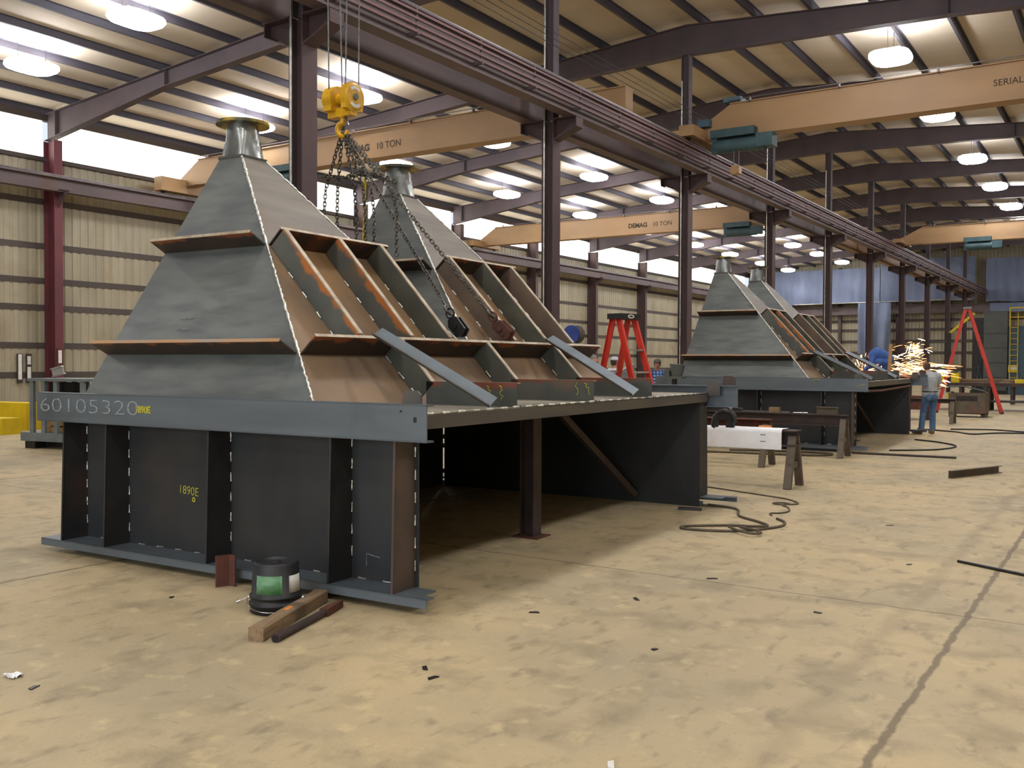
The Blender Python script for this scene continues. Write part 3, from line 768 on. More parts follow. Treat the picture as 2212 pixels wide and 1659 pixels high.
# ------------------------------------------------------------------ crane hook and chain slings
def chain(m, pts, pitch=.041, r=.0062, ln=.056, w=.034):
    pts = [V3(p) for p in pts]; seg = []
    for a, b in zip(pts[:-1], pts[1:]): seg.append((a, b, (b - a).length))
    tot = sum(s[2] for s in seg); n = int(tot / pitch)
    for i in range(n + 1):
        d = i * pitch
        for a, b, l in seg:
            if d <= l + 1e-6: break
            d -= l
        c = a.lerp(b, min(1, d / l)); t = (b - a).normalized()
        s = t.cross(UP if abs(t.z) < .9 else V3((1, .3, 0))).normalized(); u = t.cross(s)
        if i % 2: s = u
        ring = []
        h = ln / 2 - w / 2
        for k in range(10):
            an = 2 * PI * k / 10
            ring.append(c + t * ((h if math.cos(an) > 0 else -h) + w / 2 * math.cos(an)) + s * (w / 2 * math.sin(an)))
        m.tube(ring, r, 5, closed=True)
def hook_curve(m, o, ax, ay, s, r, n=22):
    """open hook: shank from the top, round bowl, tip rising"""
    o, ax, ay = V3(o), V3(ax), V3(ay); pts = []; rs = []
    for k in range(4): pts.append(o + ay * (s * (1.0 - .25 * k))); rs.append(r * (.7 + .1 * k))
    for k in range(n):
        an = math.radians(100 + 250 * k / (n - 1))
        pts.append(o + ax * (s * .52 * math.cos(an)) + ay * (s * (-.35 + .52 * math.sin(an)))); rs.append(r * (1.15 - .6 * k / n))
    m.tube(pts, rs, 10)
HK = W1(-3.08, 2.75, 4.4)
t = thing('crane_hook_block', 'yellow crane hook block hanging on wire ropes over the near hoppers', 'crane hook', HK, 0)
for x, r, nm in ((.1, .155, 'sheave_housing'), (-.13, .14, 'sheave_housing')):
    m = MB(); xs = (x - .035, x + .035) if x > 0 else (x - .07, x + .05)
    m.cyl((xs[0], 0, 0), (xs[1], 0, 0), r, n=28)
    m.box(xs[0] + .004, xs[1] - .004, -r * .86, r * .86, -.13, 0)
    if x > 0: m.cyl((xs[1], 0, 0), (xs[1] + .012, 0, 0), r * .93, r * .8, n=28)
    h = m.build(nm, M_YEL, t)
    if x > 0:
        MB().cyl((xs[1] + .01, 0, .0), (xs[1] + .03, 0, 0), .035, n=14).build('axle_nut', M_GREY, h)
        for sg in (1, -1):
            m = MB()
            for k in range(7):
                an = PI / 2 * sg + math.radians(-36 + 12 * k)
                p, q = [V3((xs[1] + .0135, math.cos(an + d) * .095, math.sin(an + d) * .095)) for d in (-.1, .1)]
                m.bar(p, q, .034, .003, (1, 0, 0))
            m.build('rating_label', M_WHITE, h)
MB().cyl((-.08, 0, 0), (.07, 0, 0), .06, n=16).box(-.2, .13, -.05, .05, -.19, -.1).build('crosshead', M_YEL, t)
m = MB().cyl((-.03, 0, -.14), (-.03, 0, -.2), .045, n=14)
hook_curve(m, (-.03, 0, -.27), (1, 0, 0), (0, 0, 1), .13, .032)
m.build('hook', M_YEL, t)
MB().bar((.01, -.01, -.19), (.055, -.01, -.28), .03, .012).build('safety_latch', M_SILV, t)
m = MB()
for x, y, dx in ((.1, .1, .05), (.1, -.1, .12), (-.13, .1, -.16), (-.13, -.1, -.08)): m.tube([(x, y, 0), (x + dx, y, 5.6)], .0075, 6)
m.build('wire_rope', M_ROPE, t)
E_ = HK + V3((-.03, 0, -.33))
def clamp(o, dirv, m, k):
    dirv = dirv.normalized(); s = V3((0, 1, 0)); u = dirv.cross(s).normalized()
    R = Matrix((dirv, s, u)).transposed()
    for x0, x1, y, z0, z1 in ((0, .2, .032, -.07, .075), (0, .2, -.032, -.07, .075)):
        poly = [o + R @ V3(p) for p in ((0, y - .01, z0 * .5), (.06, y - .01, z0), (x1, y - .01, z0 * .7), (x1 + .03, y - .01, .0), (x1, y - .01, z1), (.04, y - .01, z1 * .8))]
        m.plate(poly, R @ V3((0, .02, 0)))
    m.cyl(o + R @ V3((.1, -.06, .0)), o + R @ V3((.1, .06, 0)), .03, n=12)
    m.cyl(o + R @ V3((.16, -.05, -.03)), o + R @ V3((.16, .05, -.03)), .022, n=10)
    m.tube([o + R @ V3((-.055 + .05 * math.cos(a), 0, .045 * math.sin(a))) for a in [2 * PI * j / 12 for j in range(12)]], .011, 6, closed=True)
targets = [(W1(-1.34, 2.36, 1.93), 'taut chain sling leg ending at the grey clamp nearer the viewer', M_BLKMET), (W1(-1.34, 3.17, 1.93), 'taut chain sling leg ending at the rusty clamp farther along', M_RUST)]
for k, (tp, lab, mc) in enumerate(targets):
    d = (tp - E_).normalized(); e = tp - d * .42
    t = thing('chain_sling', lab, 'chain', E_, 0, 'taut chain sling legs')
    m = MB(); chain(m, [V3((0, 0, 0)) + d * .05, e - E_]); m.build('link_run', M_CHAIN, t)
    m = MB(); s = V3((0, 1, 0)); ay = -d; ax = ay.cross(V3((.3, .2, 1))).normalized()
    hook_curve(m, e - E_ + d * .12, ax, ay, .1, .014); m.build('sling_hook', M_CHAIN, t)
    o = MB(); clamp(tp - d * .17, d, o, k)
    tag(o.build('plate_clamp', mc), ('dark grey plate clamp gripping the girth bar in front of the far hopper' if k == 0 else 'rusty plate clamp gripping the girth bar beside a rib of the far hopper'), 'clamp')
ends = [(-3.51, 2.9, 2.9), (-3.32, 2.9, 2.6), (-3.05, 2.9, 2.6), (-2.97, 2.95, 2.5), (-2.81, 2.9, 2.55), (-2.55, 2.95, 2.75)]
labs = ['slack chain hanging nearest the near hopper spout', 'slack chain hanging second from the near hopper spout', 'slack chain hanging in the middle of the hook bundle', 'slack chain hanging beside the yellow web strap', 'slack chain hanging second from the far hopper spout', 'slack chain hanging nearest the far hopper spout']
for (a, b, z), lab in zip(ends, labs):
    p = W1(a, b, z) - E_
    mid = V3((p.x * .9, p.y * .9, -.55 - random.random() * .1))
    m = MB(); chain(m, [(p.x * .1, p.y * .1, -.04), mid, (p.x, p.y, -.85), p])
    o = m.build('hanging_chain', M_CHAIN, None, E_); tag(o, lab, 'chain', 'slack chains on the crane hook')
m = MB(); chain(m, [W1(-3.42, 2.8, 3.63), W1(-3.2, 2.85, 3.6), W1(-2.95, 2.85, 3.62), W1(-2.7, 2.85, 3.58), W1(-2.5, 2.85, 3.5)], .045, .008, .065, .042)
tag(m.build('chain_bundle', M_CHAIN), 'sagging loop of chain slung across the hanging chains below the hook', 'chain')
o = MB().bar(W1(-3.02, 2.97, 2.5), W1(-2.99, 2.97, 3.6), .03, .008).build('web_strap', M_YEL2); tag(o, 'narrow yellow web strap hanging among the slack chains', 'strap')

# ------------------------------------------------------------------ things on the floor near the front
t = thing('bucket', 'black plastic bucket standing upside down with green label beside the hopper box', 'bucket', (-4.755, 4.40, 0))
m = MB().lathe([(.0, .012), (.157, .012), (.163, 0), (.168, .004), (.168, .05), (.176, .052), (.176, .066), (.166, .07), (.165, .1), (.173, .102), (.172, .114), (.16, .118), (.148, .318), (.142, .326), (.13, .33), (.125, .322), (.0, .32)], n=40)
m.build('pail', M_BLACK, t)
MB().lathe([(0, .3222), (.032, .3222), (.032, .3245), (0, .3245)], n=20).build('moulded_disc', M_BLKMET, t)
def wrap(r0, r1, a0, a1, z0, z1, mt, nm):
    m = MB(); n = 10; vs = []
    for k in range(n + 1):
        a = math.radians(a0 + (a1 - a0) * k / n)
        for r, z in ((r0, z0), (r1, z1), (r1 - .002, z1), (r0 - .002, z0)): vs.append((r * math.cos(a), r * math.sin(a), z))
    fs = [(k * 4 + j, (k + 1) * 4 + j, (k + 1) * 4 + (j + 1) % 4, k * 4 + (j + 1) % 4) for k in range(n) for j in range(4)] + [(3, 2, 1, 0), tuple(n * 4 + j for j in range(4))]
    m.add(vs, fs, 0, True).build(nm, mt, t)
va = math.degrees(math.atan2(-.836, .549))
wrap(.1595, .153, va - 38, va + 28, .135, .255, M_GREEN, 'front_label')
wrap(.16, .1535, va + 46, va + 88, .14, .25, M_WHITE, 'side_label')
m = MB()
for sg in (1, -1):
    a = math.radians(va + 90 * sg); m.cyl((.17 * math.cos(a), .17 * math.sin(a), .088), (.185 * math.cos(a), .185 * math.sin(a), .088), .012, n=10)
pts = []
for k in range(21):
    a = math.radians(va - 90 + 180 * k / 20); f = math.sin(PI * k / 20); pts.append((.187 * math.cos(a), .187 * math.sin(a), .088 - .06 * f))
m.tube(pts, .003, 6); m.tube([(-.19, -.06, .075), (-.24, -.1, .05)], .003, 6); m.cyl((-.235, -.095, .05), (-.255, -.115, .04), .009, n=8)
m.build('wire_bail', M_SILV, t)
def floorbar(name, lab, cat, p, q, w, h, mt, prof=None, z=0):
    p, q = V3(p), V3(q); d = q - p
    t = thing(name, lab, cat, (p.x, p.y, z), math.atan2(d.y, d.x)); return t, d.length
t, l = floorbar('timber', 'weathered square timber lying on the floor by the bucket', 'timber', (-4.31, 3.83, 0), (-4.66, 4.72, 0), .1, .1, M_WOOD)
sec = [(-.048, .006), (-.042, 0), (.042, 0), (.048, .006), (.048, .078), (.04, .086), (-.04, .086), (-.048, .078)]
MB().ext(sec, (0, 0, 0), (l, 0, 0)).build('timber_body', M_WOOD, t)
MB().box(l * .42, l * .52, -.01, .02, .086, .0865).build('orange_chip_mark', M_CUPO, t)
t, l = floorbar('steel_bar', 'brown round steel bar with flattened square end beside the weathered timber', 'steel bar', (-4.2, 3.88, 0), (-4.45, 4.7, 0), .05, .05, M_RUST)
m = MB().cyl((0, 0, .026), (.56 * l / .8, 0, .026), .025, n=14).cyl((.0, 0, .026), (.03, 0, .026), .028, n=14)
m.build('round_shank', M_SAWD, t)
MB().plate([(.56 * l / .8, -.03, 0), (l, -.012, 0), (l, .012, 0), (.56 * l / .8, .03, 0)], (0, 0, .05)).build('square_end', M_RUST, t)
t = thing('angle_clip', 'short red oxide angle clip with bolt holes standing against the base of the box', 'angle clip', (-5.56, 4.68, 0), math.radians(2))
MB().box(.0, .07, -.0, .01, 0, .23).plate([(0, 0, 0), (.01, 0, 0), (-.03, -.085, 0), (-.04, -.085, 0)], (0, 0, .23)).build('angle_body', M_RUST, t)
m = MB()
for z in (.045, .115, .185): m.cyl((-.032, -.047, z), (-.016, -.053, z), .011, n=10)
m.build('bolt_hole', M_WHITE, t)
def fl(u_pts, r, name, lab, cat, mt, z=None):
    z = r if z is None else z
    m = MB(); m.tube([(x, y, z) for x, y in u_pts], r, 7)
    return tag(m.build(name, mt), lab, cat)
def smooth(pts, n=6):
    out = []
    for i in range(len(pts) - 1):
        p0, p1, p2, p3 = [V3(pts[max(0, min(len(pts) - 1, i + k))] ) for k in (-1, 0, 1, 2)]
        for k in range(n):
            s = k / n
            out.append(.5 * ((2 * p1) + (p2 - p0) * s + (2 * p0 - 5 * p1 + 4 * p2 - p3) * s * s + (3 * p1 - p0 - 3 * p2 + p3) * s ** 3))
    out.append(V3(pts[-1])); return [(v.x, v.y) for v in out]
fl(smooth([(-4.13, 10.42), (-3.75, 10.3), (-3.55, 9.85), (-3.28, 9.62), (-3.1, 9.42), (-3.2, 9.3), (-3.42, 9.22), (-3.75, 8.95), (-3.78, 8.82), (-3.65, 8.78), (-3.4, 8.85), (-3.25, 8.95), (-3.1, 9.15), (-2.98, 9.45), (-3.02, 9.72), (-3.16, 9.9)]), .013, 'hose', 'grey hose looped on the floor past the open side of the near box', 'hose', M_HOSE)
fl(smooth([(-3.36, 9.02), (-3.2, 8.86), (-3.05, 8.78), (-2.98, 8.86), (-3.08, 8.98), (-3.26, 9.06)]), .013, 'hose_end', 'short loose loop of hose lying inside the bigger hose bend', 'hose', M_HOSE, .034)
fl(smooth([(-3.28, 10.1), (-3.34, 10.24), (-3.25, 10.32), (-3.22, 10.5), (-3.3, 10.75), (-3.42, 10.92), (-3.36, 11.04), (-3.48, 11.1), (-3.56, 11.0), (-3.46, 10.94), (-3.3, 11.12), (-3.52, 11.42), (-3.9, 11.6), (-4.5, 11.85), (-4.9, 12.0)]), .009, 'cable', 'thin cable snaking from behind the box to the hose loop', 'cable', M_HOSE)
o = MB().box(-.1, .16, -.03, .03, 0, .03).build('rag', M_BLKMET, None, (-4.2, 9.98, 0), (0, 0, .3)); tag(o, 'dark scrap piece on the floor at the foot of the rear panel', 'scrap')
t = thing('scrap_paper', 'crumpled pale paper scrap on the floor at the lower corner', 'paper', (-4.87, 2.7, 0))
m = MB(); n = 7
vs = [(.09 * (i / n - .5) + random.uniform(-.006, .006), .07 * (j / n - .5) + random.uniform(-.006, .006), random.uniform(.001, .022)) for i in range(n + 1) for j in range(n + 1)]
m.add(vs, [(i * (n + 1) + j, (i + 1) * (n + 1) + j, (i + 1) * (n + 1) + j + 1, i * (n + 1) + j + 1) for i in range(n) for j in range(n)]).build('sheet', M_PAPER, t)
for k, (x, y) in enumerate(((-4.62, 2.66), (-5.6, 4.22), (-3.05, 3.9), (-3.18, 4.0), (-2.3, 5.0), (-1.78, 3.46), (-3.3, 5.3), (-2.9, 6.0), (-1.55, 8.3), (-2.7, 6.9), (-1.75, 6.35), (-2.1, 10.2))):
    m = MB(); w = random.uniform(.02, .045); m.plate([(-w, -.01, 0), (w, -.014, 0), (w * .7, .012, 0), (-w * .6, .015, 0)], (0, 0, .006))
    o = m.build('floor_chip', M_WHITE if k == 5 else M_BLKMET, None, (x, y, 0), (0, 0, random.uniform(0, 3)))
    tag(o, 'pale sliver on the floor at the bottom edge' if k == 5 else 'small dark chip of scrap on the concrete floor', 'scrap', None if k == 5 else 'floor chips')
t, l = floorbar('steel_rod', 'dark steel rods lying together across the floor joint near the edge', 'rod', (-1.23, 8.63, 0), (-.3, 8.13, 0), .02, .02, M_BLKMET)
MB().cyl((0, 0, .012), (l, .0, .012), .012, n=8).build('rod', M_BLKMET, t); MB().cyl((.06, .028, .01), (l, .03, .01), .01, n=8).build('rod', M_GREY, t)
t, l = floorbar('steel_channel', 'short brown steel channel lying on the open floor', 'channel', (-2.27, 14.92, 0), (-1.76, 16.15, 0), .1, .1, M_RUST)
MB().ext(csec(.11, .06, .01), (0, 0, .055), (l, 0, .055)).build('channel_body', M_SAW, t)
o = MB().cyl((-4.36, 17.95, .02), (-2.62, 18.05, .02), .02, n=10).build('floor_pipe', M_SAWD); tag(o, 'long thin pipe lying on the floor past the third sawhorse', 'pipe')
fl(smooth([(-3.9, 18.9), (-3.2, 19.6), (-3.0, 20.6), (-3.4, 21.4), (-4.0, 21.9)]), .016, 'air_hose', 'dark hose curving out from the far box opening', 'hose', M_BLACK)
fl(smooth([(-7.6, 15.9), (-6.6, 16.6), (-5.2, 16.9), (-4.6, 17.2), (-4.7, 17.6), (-5.4, 17.5), (-6.4, 17.2)]), .02, 'coiled_hose', 'grey hose coiled on the floor under the sawhorses', 'hose', M_HOSE)
fl(smooth([(-4.6, 25.5), (-3.7, 25.0), (-3.2, 24.4), (-2.7, 25.2), (-1.8, 25.4), (-.6, 25.0), (.4, 25.1)]), .018, 'long_cable', 'dark cable trailing over the floor behind the man in jeans', 'cable', M_BLACK)
fl(smooth([(-3.9, 25.9), (-3.0, 26.3), (-2.2, 25.9), (-1.2, 26.2), (.3, 25.8)]), .018, 'long_cable', 'second dark cable running beside the trailing one on the floor', 'cable', M_BLACK)

# ------------------------------------------------------------------ sawhorses, papers, clamp
def sawhorse(lab, x1, y, x0, zt, bh, mleg, mbeam, bw=.2):
    t = thing('sawhorse', lab, 'sawhorse', (x1, y, 0), 0, 'steel sawhorses')
    b = MB().ext(isec(bh, bw, .012, .016), (x0 - x1, 0, zt - bh / 2), (.0, 0, zt - bh / 2)).build('cross_beam', mbeam, t)
    for lx in (-.06, x0 - x1 + .3):
        for sg in (1, -1):
            MB().bar((lx, sg * .27, 0), (lx, sg * .06, zt - bh + .05 if bh < .15 else zt - .08), .05 if bh < .15 else .06, .1, (1, 0, 0)).build('leg', mleg, t)
        MB().bar((lx, -.21, .3), (lx, .21, .3), .04, .08).build('leg_tie', mleg, t)
    return t
sawhorse('steel sawhorse nearest the viewer with white drawings draped over its beam', -3.75, 12.62, -6.4, .76, .2, M_SAW, M_SAWD, .3)
sawhorse('middle steel sawhorse with a rusty brown beam, behind the draped one', -4.9, 15.0, -7.8, .75, .16, M_SAW, M_RUST)
sawhorse('third steel sawhorse carrying a long dark beam in front of the far hopper unit', -4.25, 17.2, -8.0, .745, .2, M_SAW, M_SAWD)
sawhorse('distant steel sawhorse beside the man in jeans', -4.2, 28.6, -6.0, .68, .12, M_SAW, M_SAWD)
for xa, xb, lab, dz in ((-6.6, -4.75, 'wide white drawing sheet draped over the nearest sawhorse, half behind the hopper box', .0), (-4.85, -3.92, 'crumpled white drawing sheet draped at the free end of the nearest sawhorse', .004)):
    m = MB(); n = 14; prof = [(.15, .768), (.0, .768), (-.13, .768), (-.158, .76), (-.166, .72), (-.17, .62), (-.175, .5)]
    vs = []
    for i in range(n + 1):
        for k, (y, z) in enumerate(prof):
            j = random.uniform(0, .004) if k < 3 else random.uniform(-.012, .004)
            vs.append((xa + (xb - xa) * i / n, 12.62 + y + (j if k > 2 else 0) - dz, z + dz + (abs(j) if k < 3 else 0)))
    k = len(prof)
    m.add(vs, [(i * k + j, (i + 1) * k + j, (i + 1) * k + j + 1, i * k + j + 1) for i in range(n) for j in range(k - 1)], 0, True)
    o = m.build('drawing_sheet', M_PAPER); tag(o, lab, 'paper')
    if dz:
        for z, w in ((.69, .07), (.6, .06)):
            mm = MB()
            for q in range(3): mm.box(-4.2 + .025 * q, -4.185 + .025 * q, -.002, 0, z, z + .012)
            mm.build('printed_mark', M_BLACK, o, (0, 12.62 - .185, 0))
t = thing('screw_clamp', 'black screw clamp with a shiny ball end hooked over the draped sawhorse', 'clamp', (-4.72, 12.5, .6))
m = MB()
pts = [(-.1, 0, .36), (-.14, 0, .3), (-.15, 0, .2), (-.12, 0, .1), (-.04, 0, .03), (.04, 0, .04)]
m.tube(pts, [.035, .045, .05, .05, .045, .03], 10)
m.tube([(-.1, 0, .36), (-.02, 0, .385), (.08, 0, .37), (.12, 0, .33), (.14, 0, .24)], [.04, .045, .045, .04, .03], 10)
m.box(-.14, .1, -.03, .03, .27, .36); m.box(.02, .13, -.028, .028, .05, .26)
m.build('clamp_frame', M_BLACK, t)
MB().cyl((.07, 0, .36), (.07, 0, .43), .018, n=12).ball((.07, 0, .455), .038, n=14).build('ball_end', M_SILV, t)
MB().cyl((.07, 0, .445), (.24, .02, .43), .007, n=8).build('tommy_bar', M_BLKMET, t)
MB().cyl((-.02, -.03, .055), (-.05, -.03, .03), .022, n=12).build('swivel_pad', M_SILV, t)
o = MB().box(-.09, .09, -.06, .06, 0, .1).build('timber_block', M_WOOD, None, (-5.55, 17.2, .745)); tag(o, 'small wooden block on the long dark beam of the third sawhorse', 'block')
t = thing('steel_offcut', 'steel beam offcut lying on the free end of the third sawhorse', 'offcut', (-4.62, 17.2, .745))
MB().ext(isec(.13, .12, .01, .012), (-.17, 0, .065), (.2, 0, .065)).build('offcut_body', M_SAW, t)
o = MB().cyl((-5.2, 17.16, .757), (-4.95, 17.22, .757), .012, n=8).build('wrench', M_SILV); tag(o, 'small shiny wrench on the third sawhorse between block and offcut', 'wrench')
o = MB().cyl((-6.2, 17.25, .755), (-5.3, 17.28, .755), .01, n=8).build('straight_rod', M_SILV); tag(o, 'thin bright rod lying along the third sawhorse beam', 'rod')
o = MB().tube([(-4.3, 12.66, .795), (-4.22, 12.7, .79), (-4.14, 12.68, .795)], .012, 6).build('glove', M_CUPO); tag(o, 'orange brown glove on top of the draped sawhorse', 'glove')
t = thing('machine_stand', 'grey green machine head standing behind the corner of the far hopper unit', 'machine', (-7.42, 16.95, 0))  # machine head on a stand, gives no light
MB().cyl((0, 0, 0), (0, 0, 1.34), .05, n=12).box(-.25, .25, -.2, .2, 0, .04).build('stand', M_BLKMET, t)
MB().box(-.22, .2, -.12, .12, 1.34, 1.39).cyl((.05, 0, 1.39), (.06, 0, 1.62), .1, .15, n=14).box(-.2, -.08, -.06, .06, 1.39, 1.5).build('machine_head', M_GREY, t)

# ------------------------------------------------------------------ ladders
def ladder(lab, x, y, rz, H, sf, sb, wt, steps, capmark=True):
    t = thing('step_ladder', lab, 'ladder', (x, y, 0), rz, 'red step ladders')
    k = .055 * H / 2.3 ** .5 if H < 3 else .09
    for nm, s, sp in (('front_rail', 1, sf), ('rear_rail', -1, sb)):
        for sg in (1, -1):
            top = V3((s * .05, sg * (wt / 2 - .0), H - .06)); bot = V3((s * (.05 + sp * H), sg * (wt / 2 + .045 * H * (.7 if s > 0 else .5)), 0))
            MB().ext(csec(.085 if H < 3 else .1, .034, .007, sg), bot, top, (1, 0, 0)).build(nm, M_RED, t)
            MB().bar(bot + V3((0, 0, .0)), bot + (top - bot) * .02, .06, .1, (1, 0, 0)).build('foot_pad', M_BLACK, t)
    for i in range(1, steps + 1):
        z = .305 * i; f = 1 - z / (H - .06)
        hw = wt / 2 + .045 * H * .7 * f - .01; xx = .05 + sf * H * f
        MB().box(xx - .05, xx + .045, -hw, hw, z - .022, z).build('step', M_ALU, t)
        if i % 1 == 0 and i < steps:
            hw = wt / 2 + .045 * H * .5 * f - .01; xx = -.05 - sb * H * f
            MB().bar((xx, -hw, z), (xx, hw, z), .02, .022).build('rear_brace', M_ALU, t)
    m = MB().box(-.12, .13, -wt / 2 - .06, wt / 2 + .06, H - .075, H)
    cap = m.build('top_cap', M_BLACK if capmark else M_GREYC, t)
    if capmark:
        ov = MB(); n = 20
        vs = [(.1305, .105 + .07 * math.cos(2 * PI * j / n) - .1, H - .038 + .027 * math.sin(2 * PI * j / n)) for j in range(n)] + [(.1305, .105 + .045 * math.cos(2 * PI * j / n) - .1, H - .038 + .014 * math.sin(2 * PI * j / n)) for j in range(n)]
        ov.add(vs, [(j, (j + 1) % n, n + (j + 1) % n, n + j) for j in range(n)]).build('oval_badge', M_WHITE, cap)
    for z0, z1, mt in ((.62, .76, M_WHITE), (.42, .54, M_WHITE)):
        for sg in (-1,):
            top = V3((.05, sg * wt / 2, H - .06)); bot = V3((.05 + sf * H, sg * (wt / 2 + .045 * H * .7), 0))
            p, q = bot.lerp(top, z0), bot.lerp(top, z1)
            MB().bar(p + V3((0, sg * .003, 0)), q + V3((0, sg * .003, 0)), .003, .06, (1, 0, 0)).build('rail_sticker', mt, t)
    return t
ladder('red step ladder with black cap standing between the two hopper units', -5.97, 11.89, math.radians(-12), 2.32, .3, .22, .3, 6)
ladder('tall red step ladder straddling the workbenches at the far end', -4.83, 35.1, math.radians(10), 3.55, .29, .24, .34, 10, False)

# ------------------------------------------------------------------ left side clutter
t = thing('tool_cart', 'grey steel tool cart with open shelf, behind the chalked beam end', 'cart', (-17.48, 9.85, 0), math.radians(12))
MB().box(0, 1.7, 0, .8, .14, .3).build('base_frame', M_GREYC, t)
MB().box(.06, .3, .05, .75, 0, .14).box(1.3, 1.6, .05, .75, 0, .14).box(.3, 1.3, .3, .4, .02, .14).build('skid', M_BLKMET, t)
for x in (.28, .56, .86, 1.5):
    for y in (.03, .75): MB().box(x - .045, x + .045, y - .03, y + .03, .3, 1.26).build('post', M_GREYC, t)
MB().box(.2, 1.6, -.02, .82, 1.26, 1.31).build('table_top', M_GREYC, t)
MB().box(.35, 1.5, .1, .7, .95, 1.0).build('upper_shelf', M_GREYC, t)
cw = W1(0, 0, 0)
def on_cart(x, y, z):
    r = math.radians(12); return (-17.48 + x * math.cos(r) - y * math.sin(r), 9.85 + x * math.sin(r) + y * math.cos(r), z)
for z, lab in ((.302, 'pale timber plank lowest in the tool cart'), (.42, 'second pale timber plank stacked in the tool cart'), (.54, 'topmost pale timber plank stacked in the tool cart')):
    o = MB().box(-.55, .55, -.16, .16, 0, .09).box(-.5, -.4, -.16, .16, .09, .118).box(.4, .5, -.16, .16, .09, .118).build('timber_plank', M_WOODP, None, on_cart(.9, .4, z), (0, 0, math.radians(12))); tag(o, lab, 'plank')
o = MB().box(-.3, .3, -.15, .15, 0, .2).box(-.31, .31, -.16, .16, .2, .23).build('tool_box', M_BLACK, None, on_cart(.75, .4, 1.002), (0, 0, math.radians(12))); tag(o, 'black tool box on the upper shelf of the grey cart', 'tool box')
o = MB().ext(isec(.16, .1, .015, .02), (-.1, 0, .05), (.12, 0, .11), UP).build('aluminium_bracket', M_ALU, None, on_cart(.55, .35, 1.36), (0, 0, .5)); tag(o, 'small bright bracket lying on the grey cart top', 'bracket')
t = thing('cable_spool', 'brown wooden cable spool behind the tool cart and near hopper', 'spool', (-16.1, 12.2, 0), math.radians(20))
for y in (-.3, .3): MB().cyl((0, y - .025, .9), (0, y + .025, .9), .9, n=32).build('spool_disc', M_WOOD, t)
MB().cyl((0, -.27, .9), (0, .27, .9), .45, n=24).build('spool_core', M_WOODP, t)
t = thing('yellow_barrier', 'long yellow steel block on the floor left of the cart', 'barrier', (-21.3, 11.45, 0), math.radians(10))
MB().box(-1.2, .5, -.25, .25, 0, .36).box(.3, .42, -.3, -.25, .05, .16).build('barrier_body', M_YEL2, t)
o = MB().box(-1.2, .2, -.2, .25, 0, .32).build('yellow_barrier', M_YEL2, None, (-21.95, 12.55, 0), (0, 0, math.radians(10)))
o.scale = (1, 1, 2.0); tag(o, 'yellow steel block standing behind the longer yellow one', 'barrier')
for y, lab in ((17.46, 'wider white strip sign on the window wall left of the red column'), (17.77, 'narrower white strip sign on the window wall beside the red column')):
    t = thing('strip_sign', lab, 'sign', (-30.99, y, 1.0))
    MB().box(-.03, .01, -.09, .09, -.12, .86).build('backing', M_CERA, t)
    for z0, z1 in (((0, .84),) if y < 17.6 else ((.02, .42), (.5, .78))): MB().box(.01, .02, -.06, .06, z0, z1).build('white_face', M_WHITE, t)
t = thing('hose_reel', 'blue hose reel fixed to the second middle column beyond the far hopper', 'hose reel', (-10.5, 18.5, 2.27))
MB().cyl((0, .1, 0), (0, .13, 0), .2, n=28).cyl((0, -.12, 0), (0, -.15, 0), .2, n=28).build('reel_disc', M_BLUE, t)
MB().cyl((.03, -.12, 0), (.03, .1, 0), .18, n=28).build('wound_hose', M_HOSE, t)
MB().box(-.37, .02, -.03, .03, -.03, .03).build('bracket', M_BLKMET, t)
o = MB().tube([(-10.55, 17.2, 0), (-11.15, 16.95, 3.05)], .06, 12).build('leaning_pipe', M_WHITE); tag(o, 'white pipe leaning up beside the second middle column', 'pipe')
t = thing('grey_cabinet', 'grey cabinet standing behind the nearer red ladder', 'cabinet', (-9.15, 17.75, 0), math.radians(33))
MB().plate([(-.42, -.25, 0), (.42, -.25, 0), (.42, -.25, 1.62), (.1, -.25, 1.45), (-.42, -.25, 1.4)], (0, .5, 0)).build('cabinet_body', M_GREYC, t)
MB().box(-.38, .38, -.265, -.25, .1, 1.3).build('door', M_GREYC, t)

# ------------------------------------------------------------------ far end
def cloth(name, x0, x1, y, z0, z1, lab, amp=.12, nx=60, nz=8, fold=2.2):
    m = MB(); vs = []
    for j in range(nz + 1):
        for i in range(nx + 1):
            u = i / nx; v = j / nz; x = x0 + (x1 - x0) * u; z = z0 + (z1 - z0) * v
            vs.append((x, y + amp * math.sin(fold * x + 1.3 * math.sin(.6 * x + 2 * v)) * (1 - .3 * v) + .4 * amp * math.sin(3.1 * z + x), z + .04 * math.sin(1.7 * x) * (1 - v)))
    fs = [(j * (nx + 1) + i, j * (nx + 1) + i + 1, (j + 1) * (nx + 1) + i + 1, (j + 1) * (nx + 1) + i) for j in range(nz) for i in range(nx)]
    o = m.add(vs, fs, 0, True).build(name, M_TARP)
    return tag(o, lab, 'tarpaulin')
cloth('tarpaulin', -30.4, -18.9, 86.9, 6.95, 10.0, 'blue tarpaulin on the far wall toward the window side')
cloth('tarpaulin', -18.85, -11.4, 86.95, 6.95, 10.55, 'blue tarpaulin on the far wall behind the last middle columns')
cloth('tarpaulin', -10.6, 2.0, 86.9, 6.75, 10.3, 'large blue tarpaulin on the far wall of the open bay')
cloth('tarpaulin', -10.2, -7.6, 86.3, 5.9, 6.6, 'small blue tarpaulin patch under the open bay tarpaulin', .05)
cloth('hanging_curtain', -20.4, -17.7, 85.6, 2.5, 6.85, 'narrow blue grey curtain hanging down the far wall', .1, 40, 8, 6)
o = MB().cyl((-26, 85.9, 6.88), (-11.5, 85.9, 6.98), .04, n=8).build('tie_pipe', M_ALU); tag(o, 'bright pipe running along the lower hem of the blue tarpaulin', 'pipe')
t = thing('blast_machine', 'tall dark grey machine housing behind the tall ladder', 'machine', (-6.6, 58.8, 0))
